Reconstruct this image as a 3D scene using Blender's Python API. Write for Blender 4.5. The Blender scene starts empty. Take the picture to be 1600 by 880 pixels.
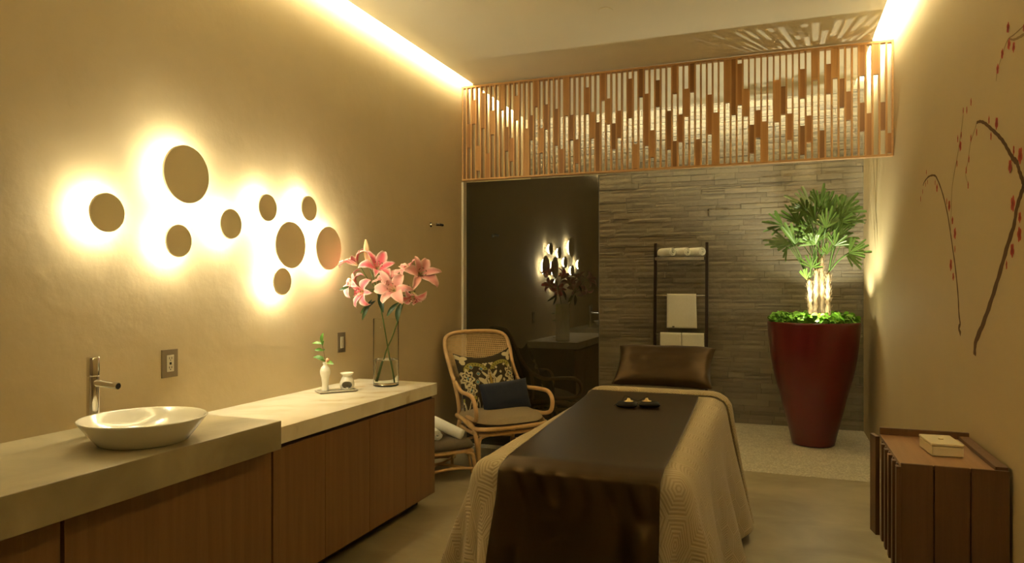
import bpy, bmesh, math, random
import numpy as np
from mathutils import Vector, Matrix, Euler, noise
random.seed(7)
PI = math.pi
S = bpy.context.scene
C = S.collection

# ------------------------------------------------------------------ camera, world, lights, exposure
cd = bpy.data.cameras.new('camera'); cam = bpy.data.objects.new('camera', cd); C.objects.link(cam)
cam.location = (0, 0, 1.55); cam.rotation_euler = (PI/2, 0, .3604)
cd.sensor_width = 36; cd.lens = 1095/1600*36; cd.shift_y = 7.5/1600; cd.clip_start = .05
S.camera = cam
w = bpy.data.worlds.new('world'); S.world = w; w.use_nodes = True
w.node_tree.nodes['Background'].inputs[0].default_value = (1, .8, .5, 1)
w.node_tree.nodes['Background'].inputs[1].default_value = .02
S.view_settings.view_transform = 'Standard'; S.view_settings.look = 'None'
S.view_settings.gamma = 1; S.view_settings.use_curve_mapping = False
S.view_settings.exposure = 1.2
WARM = (1, .94, .66)

def area(name, loc, rot, sx, sy, power, col=WARM, spread=PI):
    l = bpy.data.lights.new(name, 'AREA'); l.shape = 'RECTANGLE'; l.size = sx; l.size_y = sy
    l.energy = power; l.color = col; l.spread = spread
    o = bpy.data.objects.new(name, l); C.objects.link(o); o.location = loc; o.rotation_euler = rot
    return o
XL, XR, YF, YB = -2.89, .874, -1.3, 8.35     # room shell
ZC, ZS = 3.53, 3.66                          # lowered ceiling panel, slab above
CXL, CXR, CYB = -2.775, .722, 7.87           # edges of the lowered panel
# LED tape in the coves: a long strip on the edge of the lowered panel, facing the wall
area('cove_led_left', (CXL+.002, (YF+CYB)/2, ZC+.066), (0, math.radians(106), 0), .02, CYB-YF, 50)
area('cove_led_right', (CXR-.002, (YF+CYB)/2, ZC+.066), (0, math.radians(-106), 0), .02, CYB-YF, 52)
area('cove_led_back', ((XL+XR)/2, CYB-.03, ZC+.075), (math.radians(72), 0, 0), CXR-CXL, .02, 12)
# small uplight bedded in the planter
sp = bpy.data.lights.new('planter_uplight', 'SPOT'); sp.energy = 30; sp.color = (1, .95, .66)
sp.spot_size = math.radians(132); sp.spot_blend = .55; sp.shadow_soft_size = .018
spo = bpy.data.objects.new('planter_uplight', sp); C.objects.link(spo)
spo.location = (.34, 7.16, 1.30); spo.rotation_euler = (math.radians(180), 0, 0)

sp2 = bpy.data.lights.new('planter_spill_fill', 'POINT'); sp2.energy = 2.2; sp2.color = (1, .95, .66); sp2.shadow_soft_size = .02  # added point light standing in for uplight spill on the ground cover
spo2 = bpy.data.objects.new('planter_spill_fill', sp2); C.objects.link(spo2); spo2.location = (.34, 7.16, 1.325)

sp3 = bpy.data.lights.new('planter_uplight_rear', 'SPOT'); sp3.energy = 17; sp3.color = (1, .95, .66)
sp3.spot_size = math.radians(140); sp3.spot_blend = .5; sp3.shadow_soft_size = .02
spo3 = bpy.data.objects.new('planter_uplight_rear', sp3); C.objects.link(spo3); spo3.location = (.53, 7.74, 1.30)
spo3.rotation_euler = (math.radians(180), 0, 0)

# ------------------------------------------------------------------ material helpers
def M(name, col=(.5, .5, .5), rough=.5, metal=0, spec=.5, **kw):
    m = bpy.data.materials.new(name); m.use_nodes = True
    b = m.node_tree.nodes['Principled BSDF']
    b.inputs['Base Color'].default_value = (*col, 1); b.inputs['Roughness'].default_value = rough
    b.inputs['Metallic'].default_value = metal; b.inputs['Specular IOR Level'].default_value = spec
    for k, v in kw.items(): b.inputs[k.replace('_', ' ')].default_value = v
    return m
def nt(m): return m.node_tree, m.node_tree.nodes, m.node_tree.links, m.node_tree.nodes['Principled BSDF']
def mottled(name, c1, c2, scale=3, rough=.5, detail=6, bump=.0, bscale=60, stretch=(1, 1, 1), spec=.5, coord='Object', lo=.3, hi=.7, dist=.0, **kw):
    m = M(name, c1, rough, 0, spec, **kw); t, N, L, b = nt(m)
    tc = N.new('ShaderNodeTexCoord'); mp = N.new('ShaderNodeMapping'); mp.inputs['Scale'].default_value = stretch
    L.new(tc.outputs[coord], mp.inputs[0])
    n = N.new('ShaderNodeTexNoise'); n.inputs['Scale'].default_value = scale; n.inputs['Detail'].default_value = detail
    n.inputs['Distortion'].default_value = dist
    L.new(mp.outputs[0], n.inputs['Vector'])
    r = N.new('ShaderNodeValToRGB'); r.color_ramp.elements[0].position = lo; r.color_ramp.elements[1].position = hi
    r.color_ramp.elements[0].color = (*c1, 1); r.color_ramp.elements[1].color = (*c2, 1)
    L.new(n.outputs['Fac'], r.inputs[0]); L.new(r.outputs[0], b.inputs['Base Color'])
    if bump:
        n2 = N.new('ShaderNodeTexNoise'); n2.inputs['Scale'].default_value = bscale; n2.inputs['Detail'].default_value = 4
        L.new(mp.outputs[0], n2.inputs['Vector'])
        bp = N.new('ShaderNodeBump'); bp.inputs['Strength'].default_value = bump; bp.inputs['Distance'].default_value = .01
        L.new(n2.outputs['Fac'], bp.inputs['Height']); L.new(bp.outputs[0], b.inputs['Normal'])
    return m
def attr_mat(name, rough=.6, spec=.4, bump=0, bscale=50, attr='Col', **kw):
    m = M(name, (.5, .5, .5), rough, 0, spec, **kw); t, N, L, b = nt(m)
    a = N.new('ShaderNodeAttribute'); a.attribute_name = attr; L.new(a.outputs['Color'], b.inputs['Base Color'])
    if bump:
        tc = N.new('ShaderNodeTexCoord')
        n2 = N.new('ShaderNodeTexNoise'); n2.inputs['Scale'].default_value = bscale; n2.inputs['Detail'].default_value = 6
        L.new(tc.outputs['Object'], n2.inputs['Vector'])
        bp = N.new('ShaderNodeBump'); bp.inputs['Strength'].default_value = bump; bp.inputs['Distance'].default_value = .02
        L.new(n2.outputs['Fac'], bp.inputs['Height']); L.new(bp.outputs[0], b.inputs['Normal'])
    return m
def emis(name, col, s):
    m = M(name, col, .5); b = m.node_tree.nodes['Principled BSDF']
    b.inputs['Emission Color'].default_value = (*col, 1); b.inputs['Emission Strength'].default_value = s
    return m
def glassy(name, col=(1, 1, 1), ior=1.45, rough=0):
    m = M(name, col, rough); b = m.node_tree.nodes['Principled BSDF']
    b.inputs['Transmission Weight'].default_value = 1; b.inputs['IOR'].default_value = ior
    return m

plaster = mottled('tan_plaster', (.55, .44, .265), (.59, .475, .29), 2.2, .75, bump=.35, bscale=9, spec=.3)
plaster_r = mottled('tan_plaster_smooth', (.50, .395, .225), (.53, .42, .24), 1.5, .7, bump=.1, bscale=14, spec=.3)
white_ceiling = mottled('ceiling_paint', (.90, .83, .66), (.91, .84, .67), 1.5, .8, spec=.2)
concrete_floor = mottled('polished_concrete', (.27, .22, .125), (.41, .34, .205), 1.7, .42, detail=10, bump=.06, bscale=30, stretch=(1, 1.6, 1), dist=.8)
trimw = M('pale_trim', (.62, .55, .42), .4)
darkrec = M('dark_recess', (.012, .009, .006), .8)
concrete = mottled('cast_concrete_worktop', (.24, .20, .115), (.42, .355, .215), 2.6, .38, detail=9, bump=.05, bscale=60, dist=.5)
chrome = M('chrome', (.78, .76, .72), .07, 1)
nickel = M('brushed_nickel', (.30, .24, .155), .38, .55)
porcelain = M('white_porcelain', (.78, .74, .62), .12, 0, .6)
ivory = M('ivory_plastic', (.62, .55, .40), .4)
black = M('black_matt', (.01, .009, .008), .6)
lampface = M('lamp_face_paint', (.88, .76, .50), .6)
glow = emis('lamp_glow', (1, .93, .66), 80)
darkglass = M('dark_back_painted_glass', (.030, .024, .011), .0, 0, .5, IOR=1.72)
rattan = mottled('rattan_cane', (.55, .33, .135), (.66, .42, .19), 14, .38, stretch=(1, 1, 1))
cane = mottled('woven_cane', (.58, .38, .16), (.70, .48, .22), 30, .55)
taupe = mottled('taupe_fabric', (.30, .225, .125), (.33, .25, .14), 90, .9, bump=.2, bscale=300)
greybrown = mottled('grey_brown_fabric', (.13, .10, .062), (.15, .115, .07), 90, .9, bump=.2, bscale=300)
navy = mottled('navy_fabric', (.004, .008, .022), (.006, .011, .030), 60, .8, bump=.35, bscale=260, Sheen_Weight=.2)
terry = mottled('white_terry', (.88, .85, .74), (.92, .89, .79), 60, .95, bump=.5, bscale=420, spec=.1)
satin = mottled('brown_satin', (.072, .048, .024), (.080, .054, .027), 5, .33, spec=.2, Metallic=.8)
satin_p = mottled('brown_satin_pillow', (.078, .052, .027), (.088, .059, .031), 5, .42, spec=.2, Metallic=.75)
vinyl = M('table_vinyl', (.12, .09, .06), .6)
darkwood = mottled('dark_ladder_wood', (.022, .011, .006), (.032, .016, .009), 12, .4, stretch=(1, 1, .1))
redlac = M('red_lacquer', (.115, .005, .006), .28, 0, .5, Coat_Weight=.5, Coat_Roughness=.12)
soil = mottled('dark_soil', (.02, .014, .008), (.05, .035, .02), 40, .95)
shelf_metal = M('satin_aluminium', (.75, .73, .68), .25, .8)
water_m = glassy('water', (1, 1, .96), 1.33)
vglass = glassy('vase_glass', (.99, 1, .98), 1.16)
leafdark = mottled('lily_leaf', (.012, .030, .010), (.03, .075, .02), 8, .4)
leafbright = mottled('sprig_leaf', (.06, .17, .02), (.13, .28, .04), 8, .45)
stemgreen = M('stem_green', (.09, .15, .03), .5)
palm_m = mottled('palm_leaf', (.075, .15, .022), (.14, .24, .045), 6, .35, spec=.6)
petiole_m = M('palm_petiole', (.10, .20, .04), .45)
fibre = mottled('palm_fibre', (.22, .14, .06), (.55, .42, .25), 45, .95, stretch=(1, 1, .35), bump=.9, bscale=70)
cover_leaf = mottled('groundcover_leaf', (.09, .24, .015), (.22, .46, .04), 12, .4)
brass = M('brass', (.72, .56, .28), .3, .9)
creambox = M('cream_lacquer', (.74, .63, .40), .25, 0, .6)
branchp = M('painted_branch', (.115, .062, .025), .75, 0, .2)
branchp2 = M('painted_twig', (.26, .185, .095), .75, 0, .2)
blossom_m = attr_mat('painted_blossom', .75, .2)
stone_m = attr_mat('split_stone', .8, .3, bump=.4, bscale=22)
petal_m = attr_mat('lily_petal', .5, .35, Subsurface_Weight=.15, Subsurface_Radius=(.02, .01, .01))
damask_m = attr_mat('patterned_fabric', .9, .1)

def wood(name, c1, c2, grain_axis, rough=.42, sc=1.0, spec=.4):
    m = M(name, c1, rough, 0, spec); t, N, L, b = nt(m)
    tc = N.new('ShaderNodeTexCoord'); mp = N.new('ShaderNodeMapping')
    s = [26*sc]*3; s[grain_axis] = 1.1*sc; mp.inputs['Scale'].default_value = s
    L.new(tc.outputs['Object'], mp.inputs[0])
    n = N.new('ShaderNodeTexNoise'); n.inputs['Scale'].default_value = 1.0; n.inputs['Detail'].default_value = 8; n.inputs['Distortion'].default_value = .4
    n.inputs['Roughness'].default_value = .65
    L.new(mp.outputs[0], n.inputs['Vector'])
    r = N.new('ShaderNodeValToRGB'); r.color_ramp.elements[0].position = .32; r.color_ramp.elements[1].position = .7
    r.color_ramp.elements[0].color = (*c1, 1); r.color_ramp.elements[1].color = (*c2, 1)
    L.new(n.outputs['Fac'], r.inputs[0]); L.new(r.outputs[0], b.inputs['Base Color'])
    return m
veneer = wood('cabinet_veneer', (.185, .092, .034), (.235, .125, .049), 2, .45)
lattice_w = wood('lattice_teak', (.44, .235, .085), (.56, .32, .125), 2, .45)
block_w = [wood('lattice_block_a', (.32, .15, .052), (.42, .21, .075), 2, .45), wood('lattice_block_b', (.22, .105, .038), (.31, .155, .056), 2, .45), wood('lattice_block_c', (.42, .22, .08), (.52, .29, .105), 2, .45)]
walnut = wood('walnut', (.100, .047, .020), (.150, .073, .032), 2, .42)
walnut_top = wood('walnut_top', (.24, .12, .048), (.34, .18, .075), 1, .35)

def marble_mat():
    m = M('veined_marble', (.75, .68, .52), .22, 0, .5); t, N, L, b = nt(m)
    tc = N.new('ShaderNodeTexCoord'); mp = N.new('ShaderNodeMapping')
    mp.inputs['Rotation'].default_value = (.25, .1, -.95); mp.inputs['Scale'].default_value = (1.1, 2.0, 1.1)
    L.new(tc.outputs['Object'], mp.inputs[0])
    wv = N.new('ShaderNodeTexWave'); wv.bands_direction = 'Y'; wv.inputs['Scale'].default_value = 1.0; wv.inputs['Distortion'].default_value = 9
    wv.inputs['Detail'].default_value = 5; wv.inputs['Detail Scale'].default_value = 1.4
    L.new(mp.outputs[0], wv.inputs['Vector'])
    r = N.new('ShaderNodeValToRGB'); e = r.color_ramp.elements
    e[0].position = 0; e[0].color = (.56, .46, .30, 1); e[1].position = .13; e[1].color = (.70, .62, .46, 1)
    x = e.new(1.0); x.color = (.78, .72, .57, 1); x = e.new(.05); x.color = (.62, .53, .37, 1)
    nz = N.new('ShaderNodeTexNoise'); nz.inputs['Scale'].default_value = 2.6; nz.inputs['Detail'].default_value = 3; L.new(tc.outputs['Object'], nz.inputs['Vector'])
    mr = N.new('ShaderNodeMapRange'); mr.inputs['From Min'].default_value = .42; mr.inputs['From Max'].default_value = .60; L.new(nz.outputs['Fac'], mr.inputs['Value'])
    mx = N.new('ShaderNodeMath'); mx.operation = 'MAXIMUM'; L.new(wv.outputs['Fac'], mx.inputs[0]); L.new(mr.outputs[0], mx.inputs[1])
    L.new(mx.outputs[0], r.inputs[0]); L.new(r.outputs[0], b.inputs['Base Color'])
    return m
marble = marble_mat()

def pebble_mat():
    m = M('pebble_mosaic', (.5, .44, .3), .5); t, N, L, b = nt(m)
    tc = N.new('ShaderNodeTexCoord')
    v = N.new('ShaderNodeTexVoronoi'); v.inputs['Scale'].default_value = 55; L.new(tc.outputs['Object'], v.inputs['Vector'])
    r = N.new('ShaderNodeValToRGB'); r.color_ramp.elements[0].color = (.80, .73, .55, 1); r.color_ramp.elements[1].color = (.56, .49, .34, 1)
    r.color_ramp.elements[0].position = .2; r.color_ramp.elements[1].position = .62
    L.new(v.outputs['Distance'], r.inputs[0])
    n = N.new('ShaderNodeTexNoise'); n.inputs['Scale'].default_value = 9; L.new(tc.outputs['Object'], n.inputs['Vector'])
    mx = N.new('ShaderNodeMix'); mx.data_type = 'RGBA'; mx.blend_type = 'MULTIPLY'; mx.inputs[0].default_value = .35
    L.new(r.outputs[0], mx.inputs[6]); L.new(n.outputs['Fac'], mx.inputs[7]); L.new(mx.outputs[2], b.inputs['Base Color'])
    bp = N.new('ShaderNodeBump'); bp.inputs['Strength'].default_value = .5; bp.inputs['Distance'].default_value = .006; bp.invert = True
    L.new(v.outputs['Distance'], bp.inputs['Height']); L.new(bp.outputs[0], b.inputs['Normal'])
    return m
pebble = pebble_mat()

def hexcloth_mat():
    """quilted fabric: concentric hexagon stripes, laid out in the cloth's own flat UVs (metres)"""
    m = M('hexagon_stripe_quilt', (.42, .31, .17), .85, 0, .2, Sheen_Weight=.15); t, N, L, b = nt(m)
    uv = N.new('ShaderNodeUVMap'); uv.uv_map = 'UVMap'
    mp = N.new('ShaderNodeMapping'); mp.inputs['Scale'].default_value = (1/.135, 1/.165, 1); mp.inputs['Location'].default_value = (.3, .13, 0)
    L.new(uv.outputs[0], mp.inputs[0])
    def vm(op, a, bvec=None, cvec=None):
        n = N.new('ShaderNodeVectorMath'); n.operation = op
        for i, x in enumerate((a, bvec, cvec)):
            if x is None: continue
            if isinstance(x, tuple): n.inputs[i].default_value = x
            else: L.new(x, n.inputs[i])
        return n
    def mt(op, *a):
        n = N.new('ShaderNodeMath'); n.operation = op
        for i, x in enumerate(a):
            if isinstance(x, (int, float)): n.inputs[i].default_value = x
            else: L.new(x, n.inputs[i])
        return n.outputs[0]
    s3 = 1.7320508
    def cell(off):
        p = vm('SUBTRACT', mp.outputs[0], off).outputs[0]
        wr = vm('WRAP', p, (.5, s3/2, 1), (-.5, -s3/2, -1)).outputs[0]
        return wr
    def hexd(v):
        a = vm('ABSOLUTE', v).outputs[0]
        dt = vm('DOT_PRODUCT', a, (.5, s3/2, 0)).outputs['Value']
        sx = N.new('ShaderNodeSeparateXYZ'); L.new(a, sx.inputs[0])
        return mt('MAXIMUM', dt, sx.outputs[0])
    h = mt('MINIMUM', hexd(cell((0, 0, 0))), hexd(cell((.5, s3/2, 0))))
    st = mt('SINE', mt('MULTIPLY', h, 2*PI*13))
    f = mt('MULTIPLY_ADD', st, .5, .5)
    r = N.new('ShaderNodeValToRGB'); r.color_ramp.elements[0].position = .25; r.color_ramp.elements[1].position = .6
    r.color_ramp.elements[0].color = (.38, .30, .17, 1); r.color_ramp.elements[1].color = (.48, .39, .24, 1)
    L.new(f, r.inputs[0]); L.new(r.outputs[0], b.inputs['Base Color'])
    bp = N.new('ShaderNodeBump'); bp.inputs['Strength'].default_value = .4; bp.inputs['Distance'].default_value = .004
    L.new(f, bp.inputs['Height']); L.new(bp.outputs[0], b.inputs['Normal'])
    return m
quilt = hexcloth_mat()

# ------------------------------------------------------------------ mesh helpers
def catmull(pts, n=8):
    P = [Vector(p) for p in pts]; out = []
    if len(P) == 2: return P
    for i in range(len(P)-1):
        p0 = P[i-1] if i > 0 else P[0]*2-P[1]; p1 = P[i]; p2 = P[i+1]; p3 = P[i+2] if i+2 < len(P) else P[-1]*2-P[-2]
        for k in range(n):
            t = k/n
            out.append(.5*((2*p1)+(p2-p0)*t+(2*p0-5*p1+4*p2-p3)*t*t+(3*p1-p0-3*p2+p3)*t**3))
    out.append(P[-1]); return out
class MB:
    def __init__(s): s.v = []; s.f = []; s.c = []
    def add(s, vs, fs, col=None):
        n = len(s.v); s.v += [tuple(v) for v in vs]; s.f += [tuple(i+n for i in f) for f in fs]
        s.c += [col or (1, 1, 1)]*len(vs)
        return s
    def box(s, x0, x1, y0, y1, z0, z1, mat=None, col=None):
        vs = [Vector((x, y, z)) for x in (x0, x1) for y in (y0, y1) for z in (z0, z1)]
        if mat: vs = [mat @ v for v in vs]
        return s.add(vs, [(0, 1, 3, 2), (4, 6, 7, 5), (0, 4, 5, 1), (2, 3, 7, 6), (0, 2, 6, 4), (1, 5, 7, 3)], col)
    def tube(s, path, r, seg=10, caps=True, sm=0):
        P = catmull(path, sm) if sm else [Vector(p) for p in path]
        n = len(P); R = (lambda t: r) if not callable(r) else r
        T = [(P[min(i+1, n-1)]-P[max(i-1, 0)]).normalized() for i in range(n)]
        a = T[0].orthogonal().normalized(); vs = []
        for i in range(n):
            a = (a-T[i]*a.dot(T[i])); a = a.normalized() if a.length > 1e-6 else T[i].orthogonal().normalized()
            b = T[i].cross(a); rr = R(i/(n-1))
            for k in range(seg):
                an = 2*PI*k/seg; vs.append(P[i]+a*math.cos(an)*rr+b*math.sin(an)*rr)
        fs = [(i*seg+k, i*seg+(k+1) % seg, (i+1)*seg+(k+1) % seg, (i+1)*seg+k) for i in range(n-1) for k in range(seg)]
        if caps: fs += [tuple(range(seg-1, -1, -1)), tuple((n-1)*seg+k for k in range(seg))]
        return s.add(vs, fs)
    def lathe(s, prof, c=(0, 0, 0), seg=32, axis='Z', sx=1, sy=1):
        vs = []; n = len(prof)
        for r, z in prof:
            for k in range(seg):
                a = 2*PI*k/seg; p = (r*math.cos(a)*sx, r*math.sin(a)*sy, z)
                if axis == 'X': p = (p[2], p[0], p[1])
                vs.append((p[0]+c[0], p[1]+c[1], p[2]+c[2]))
        fs = [(i*seg+k, i*seg+(k+1) % seg, (i+1)*seg+(k+1) % seg, (i+1)*seg+k) for i in range(n-1) for k in range(seg)]
        if prof[0][0] > 1e-5: fs.append(tuple(range(seg-1, -1, -1)))
        if prof[-1][0] > 1e-5: fs.append(tuple((n-1)*seg+k for k in range(seg)))
        return s.add(vs, fs)
    def grid(s, fn, nu, nv, col=None):
        vs = []; cs = []
        for i in range(nu+1):
            for j in range(nv+1):
                vs.append(fn(i/nu, j/nv)); cs.append(col(i/nu, j/nv) if col else (1, 1, 1))
        n = len(s.v); s.v += [tuple(v) for v in vs]; s.c += cs; k = nv+1
        s.f += [(n+i*k+j, n+(i+1)*k+j, n+(i+1)*k+j+1, n+i*k+j+1) for i in range(nu) for j in range(nv)]
        return s
    def build(s, name, mat, parent=None, smooth=False, bevel=0, subsurf=0, solid=0, label=None, color=False, weld=False, origin=None):
        me = bpy.data.meshes.new(name)
        v = s.v if origin is None else [(a-origin[0], b-origin[1], c-origin[2]) for a, b, c in s.v]
        me.from_pydata(v, [], s.f); me.update()
        if color:
            ca = me.color_attributes.new('Col', 'FLOAT_COLOR', 'POINT')
            ca.data.foreach_set('color', [x for c in s.c for x in (*c, 1)])
        bm = bmesh.new(); bm.from_mesh(me)
        if weld: bmesh.ops.remove_doubles(bm, verts=bm.verts, dist=1e-5)
        bmesh.ops.recalc_face_normals(bm, faces=bm.faces)
        bm.to_mesh(me); bm.free()
        if smooth:
            me.polygons.foreach_set('use_smooth', [True]*len(me.polygons))
        me.materials.append(mat)
        o = bpy.data.objects.new(name, me); C.objects.link(o)
        if origin is not None: o.location = origin
        if parent: o.parent = parent
        if solid:
            m = o.modifiers.new('solid', 'SOLIDIFY'); m.thickness = solid; m.offset = 0
        if bevel:
            m = o.modifiers.new('bevel', 'BEVEL'); m.width = bevel; m.segments = 2; m.limit_method = 'ANGLE'
        if subsurf:
            m = o.modifiers.new('sub', 'SUBSURF'); m.levels = subsurf; m.render_levels = subsurf
        if label: o['label'] = label
        return o
def tag(o, label, cat, group=None, kind=None):
    o['label'] = label; o['category'] = cat
    if group: o['group'] = group
    if kind: o['kind'] = kind
    return o
def struct(o, kind='structure'): o['kind'] = kind; return o
def thing(name, label, cat, loc=(0, 0, 0), rz=0, group=None):
    o = bpy.data.objects.new(name, None); C.objects.link(o); o.location = loc; o.rotation_euler = (0, 0, rz)
    o.empty_display_size = .1
    return tag(o, label, cat, group)
def smooth_angle(o, deg=35):
    me = o.data; me.polygons.foreach_set('use_smooth', [True]*len(me.polygons))
    if hasattr(me, 'set_sharp_from_angle'): me.set_sharp_from_angle(angle=math.radians(deg))
    return o

# ------------------------------------------------------------------ room shell
T = .12
struct(MB().box(XL-T, XR+T, YF-T, 6.19, -.1, 0).build('floor', concrete_floor))
struct(MB().box(XL-T, XR+T, 6.19, YB+T, -.1, .002).build('floor', pebble))
def wgrid(x, flip):
    b = MB().box(x-(T if flip else 0), x+(0 if flip else T), YF-T, YB+T, -.1, ZS+.12); return b
struct(wgrid(XL, True).build('wall_left', plaster))
struct(wgrid(XR, False).build('wall_right', plaster_r))
struct(MB().box(XL-T, XR+T, YF-T, YF, -.1, ZS+.12).build('wall_front', M('darkened_unseen_wall', (.22, .16, .09), .6)))  # unseen wall, made dark so the satin runner reflects less light
struct(MB().box(XL, XR, YF, YB+T, ZS, ZS+.12).build('ceiling', white_ceiling))
struct(MB().box(CXL, CXR, YF, CYB, ZC, ZC+.05).build('ceiling', white_ceiling, origin=(0, 0, ZC)))
# upstand at the lattice line closing the side coves
struct(MB().box(XL, CXL, 6.28, 6.36, 3.515, ZS).build('trim_1', white_ceiling))
struct(MB().box(CXR, XR, 6.28, 6.36, 3.515, ZS).build('trim_2', white_ceiling))

# back wall of split stone: courses of blocks of uneven depth
def stone_wall():
    b = MB(); z = 0; rnd = random.Random(3)
    pal = [(.265, .225, .16), (.245, .208, .148), (.285, .245, .172), (.228, .192, .14), (.275, .232, .168), (.25, .215, .155)]
    while z < ZS:
        hgt = rnd.choice([.045, .055, .06, .07]); x = XL-rnd.uniform(0, .3)
        while x < XR:
            ln = rnd.uniform(.18, .52); sub = [(z, z+hgt)]
            if rnd.random() < .10: sub = [(z, z+hgt/2), (z+hgt/2, z+hgt)]
            for za, zb in sub:
                d = rnd.uniform(0, .013)+(.008 if rnd.random() < .12 else 0); c = rnd.choice(pal); k = rnd.uniform(.93, 1.07); c = tuple(q*k for q in c)
                x0, x1 = max(XL, x+.0012), min(XR, x+ln-.0012); z0, z1 = za+.0012, min(ZS, zb-.0012)
                if x1-x0 < .01 or z1 <= z0: continue
                # front face as a 4 x 2 grid with split relief
                nx, nz = 5, 2; vs = []
                for i in range(nx+1):
                    for j in range(nz+1):
                        edge = (i in (0, nx)) or (j in (0, nz))
                        vs.append((x0+(x1-x0)*i/nx, YB-.012-d-(0 if edge else rnd.uniform(.001, .005))+(rnd.uniform(0, .002) if edge else 0), z0+(z1-z0)*j/nz))
                fs = [(i*(nz+1)+j, (i+1)*(nz+1)+j, (i+1)*(nz+1)+j+1, i*(nz+1)+j+1) for i in range(nx) for j in range(nz)]
                b.add(vs, fs, c)
                b.box(x0, x1, YB-.012-d+.003, YB+.02, z0, z1, col=c)
            x += ln
        z += hgt
    b.box(XL-T, XR+T, YB, YB+T, -.1, ZS+.12, col=(.03, .025, .018))
    return struct(b.build('wall_back', stone_m, color=True))
stone_wall()

# ------------------------------------------------------------------ glass partition and lattice screen
YG = 6.330
gp = thing('glass_partition', 'tall dark glossy glass panel behind the rattan armchair, below the timber lattice', 'glass panel', (-2.2, YG, 0))
def loc(b, o): return b
MB().box(-.666, .667, 0, .012, .002, 2.575).build('glass_pane', darkglass, gp)
MB().box(.667, .672, -.001, .013, .002, 2.575).build('edge_strip', M('dark_edge', (.05, .04, .025), .4), gp)
struct(MB().box(XL, XL+.022, 6.262, 6.329, .002, 2.572).build('trim_3', trimw))

lat = thing('lattice_screen', 'long timber lattice screen of upright slats and staggered blocks below the ceiling', 'screen', (0, 6.27, 2.587))
P_ = .0495; ZL0, ZL1 = 0, 3.512-2.587
fr = MB()
fr.box(XL+.002, XR-.002, 0, .055, 0, .016).box(XL+.002, XR-.002, 0, .055, ZL1-.018, ZL1)
fr.box(XL+.002, XL+.016, 0, .055, .016, ZL1-.018).box(XR-.016, XR-.002, 0, .055, .016, ZL1-.018)
fr.build('frame', wood('lattice_rail', (.44, .235, .085), (.56, .32, .125), 0, .45), lat)
sl = MB()
for k in range(1, 76):
    x = XL+P_*k
    sl.box(x-.007, x+.007, .004, .048, .016, ZL1-.018)
sl.build('slats', lattice_w, lat)
BL = [(1,2.91,3.14),(2,3.14,3.37),(3,2.68,2.92),(4,3.09,3.43),(5,2.6,2.84),(6,3.02,3.25),(8,3.25,3.5),(9,2.85,3.08),(10,2.75,2.97),(11,3.14,3.37),(13,2.6,3.05),(14,2.94,3.17),(15,3.25,3.5),(16,2.81,3.04),(17,3.03,3.26),(19,2.87,3.21),(20,2.59,2.83),(21,3.14,3.5),(22,2.91,3.14),(23,2.69,2.91),(25,3.14,3.38),(26,2.91,3.15),(27,2.6,3.05),(28,3.25,3.5),(29,3.03,3.26),(30,2.8,3.03),(31,2.9,3.14),(33,3.07,3.42),(34,2.61,2.83),(35,3.25,3.5),(36,2.81,3.27),(37,2.7,2.94),(38,3.15,3.38),(40,2.76,3.1),(41,3.25,3.5),(41,2.6,2.83),(42,2.82,3.06),(43,3.04,3.28),(44,3.25,3.5),(45,2.6,2.83),(47,2.87,3.21),(48,2.6,3.05),(50,3.13,3.5),(51,3.02,3.5),(52,3.1,3.45),(53,3.0,3.23),(54,2.68,2.92),(55,2.81,3.04),(56,2.6,2.94),(58,2.93,3.28),(59,2.99,3.22),(60,2.77,2.99),(62,3.11,3.35),(62,2.64,2.88),(63,2.74,2.96),(64,3.25,3.5),(65,2.6,2.83),(66,3.13,3.37),(67,3.25,3.5),(68,3.01,3.24),(69,2.9,3.13),(71,3.25,3.5),(71,2.8,3.03),(72,2.6,2.94),(73,3.25,3.5),(74,2.8,3.02),(75,2.615,2.77)]
for i, (k, a, b_) in enumerate(BL):
    x = XL+P_*(k+.5); a = max(a-2.587, .016); b_ = min(b_-2.587, ZL1-.018)
    MB().box(-P_/2+.0072, P_/2-.0072, .007, .045, -(b_-a)/2, (b_-a)/2).build('infill_block', block_w[(i*7+k) % 3], lat, origin=None).location = (x, 0, (a+b_)/2)

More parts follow.
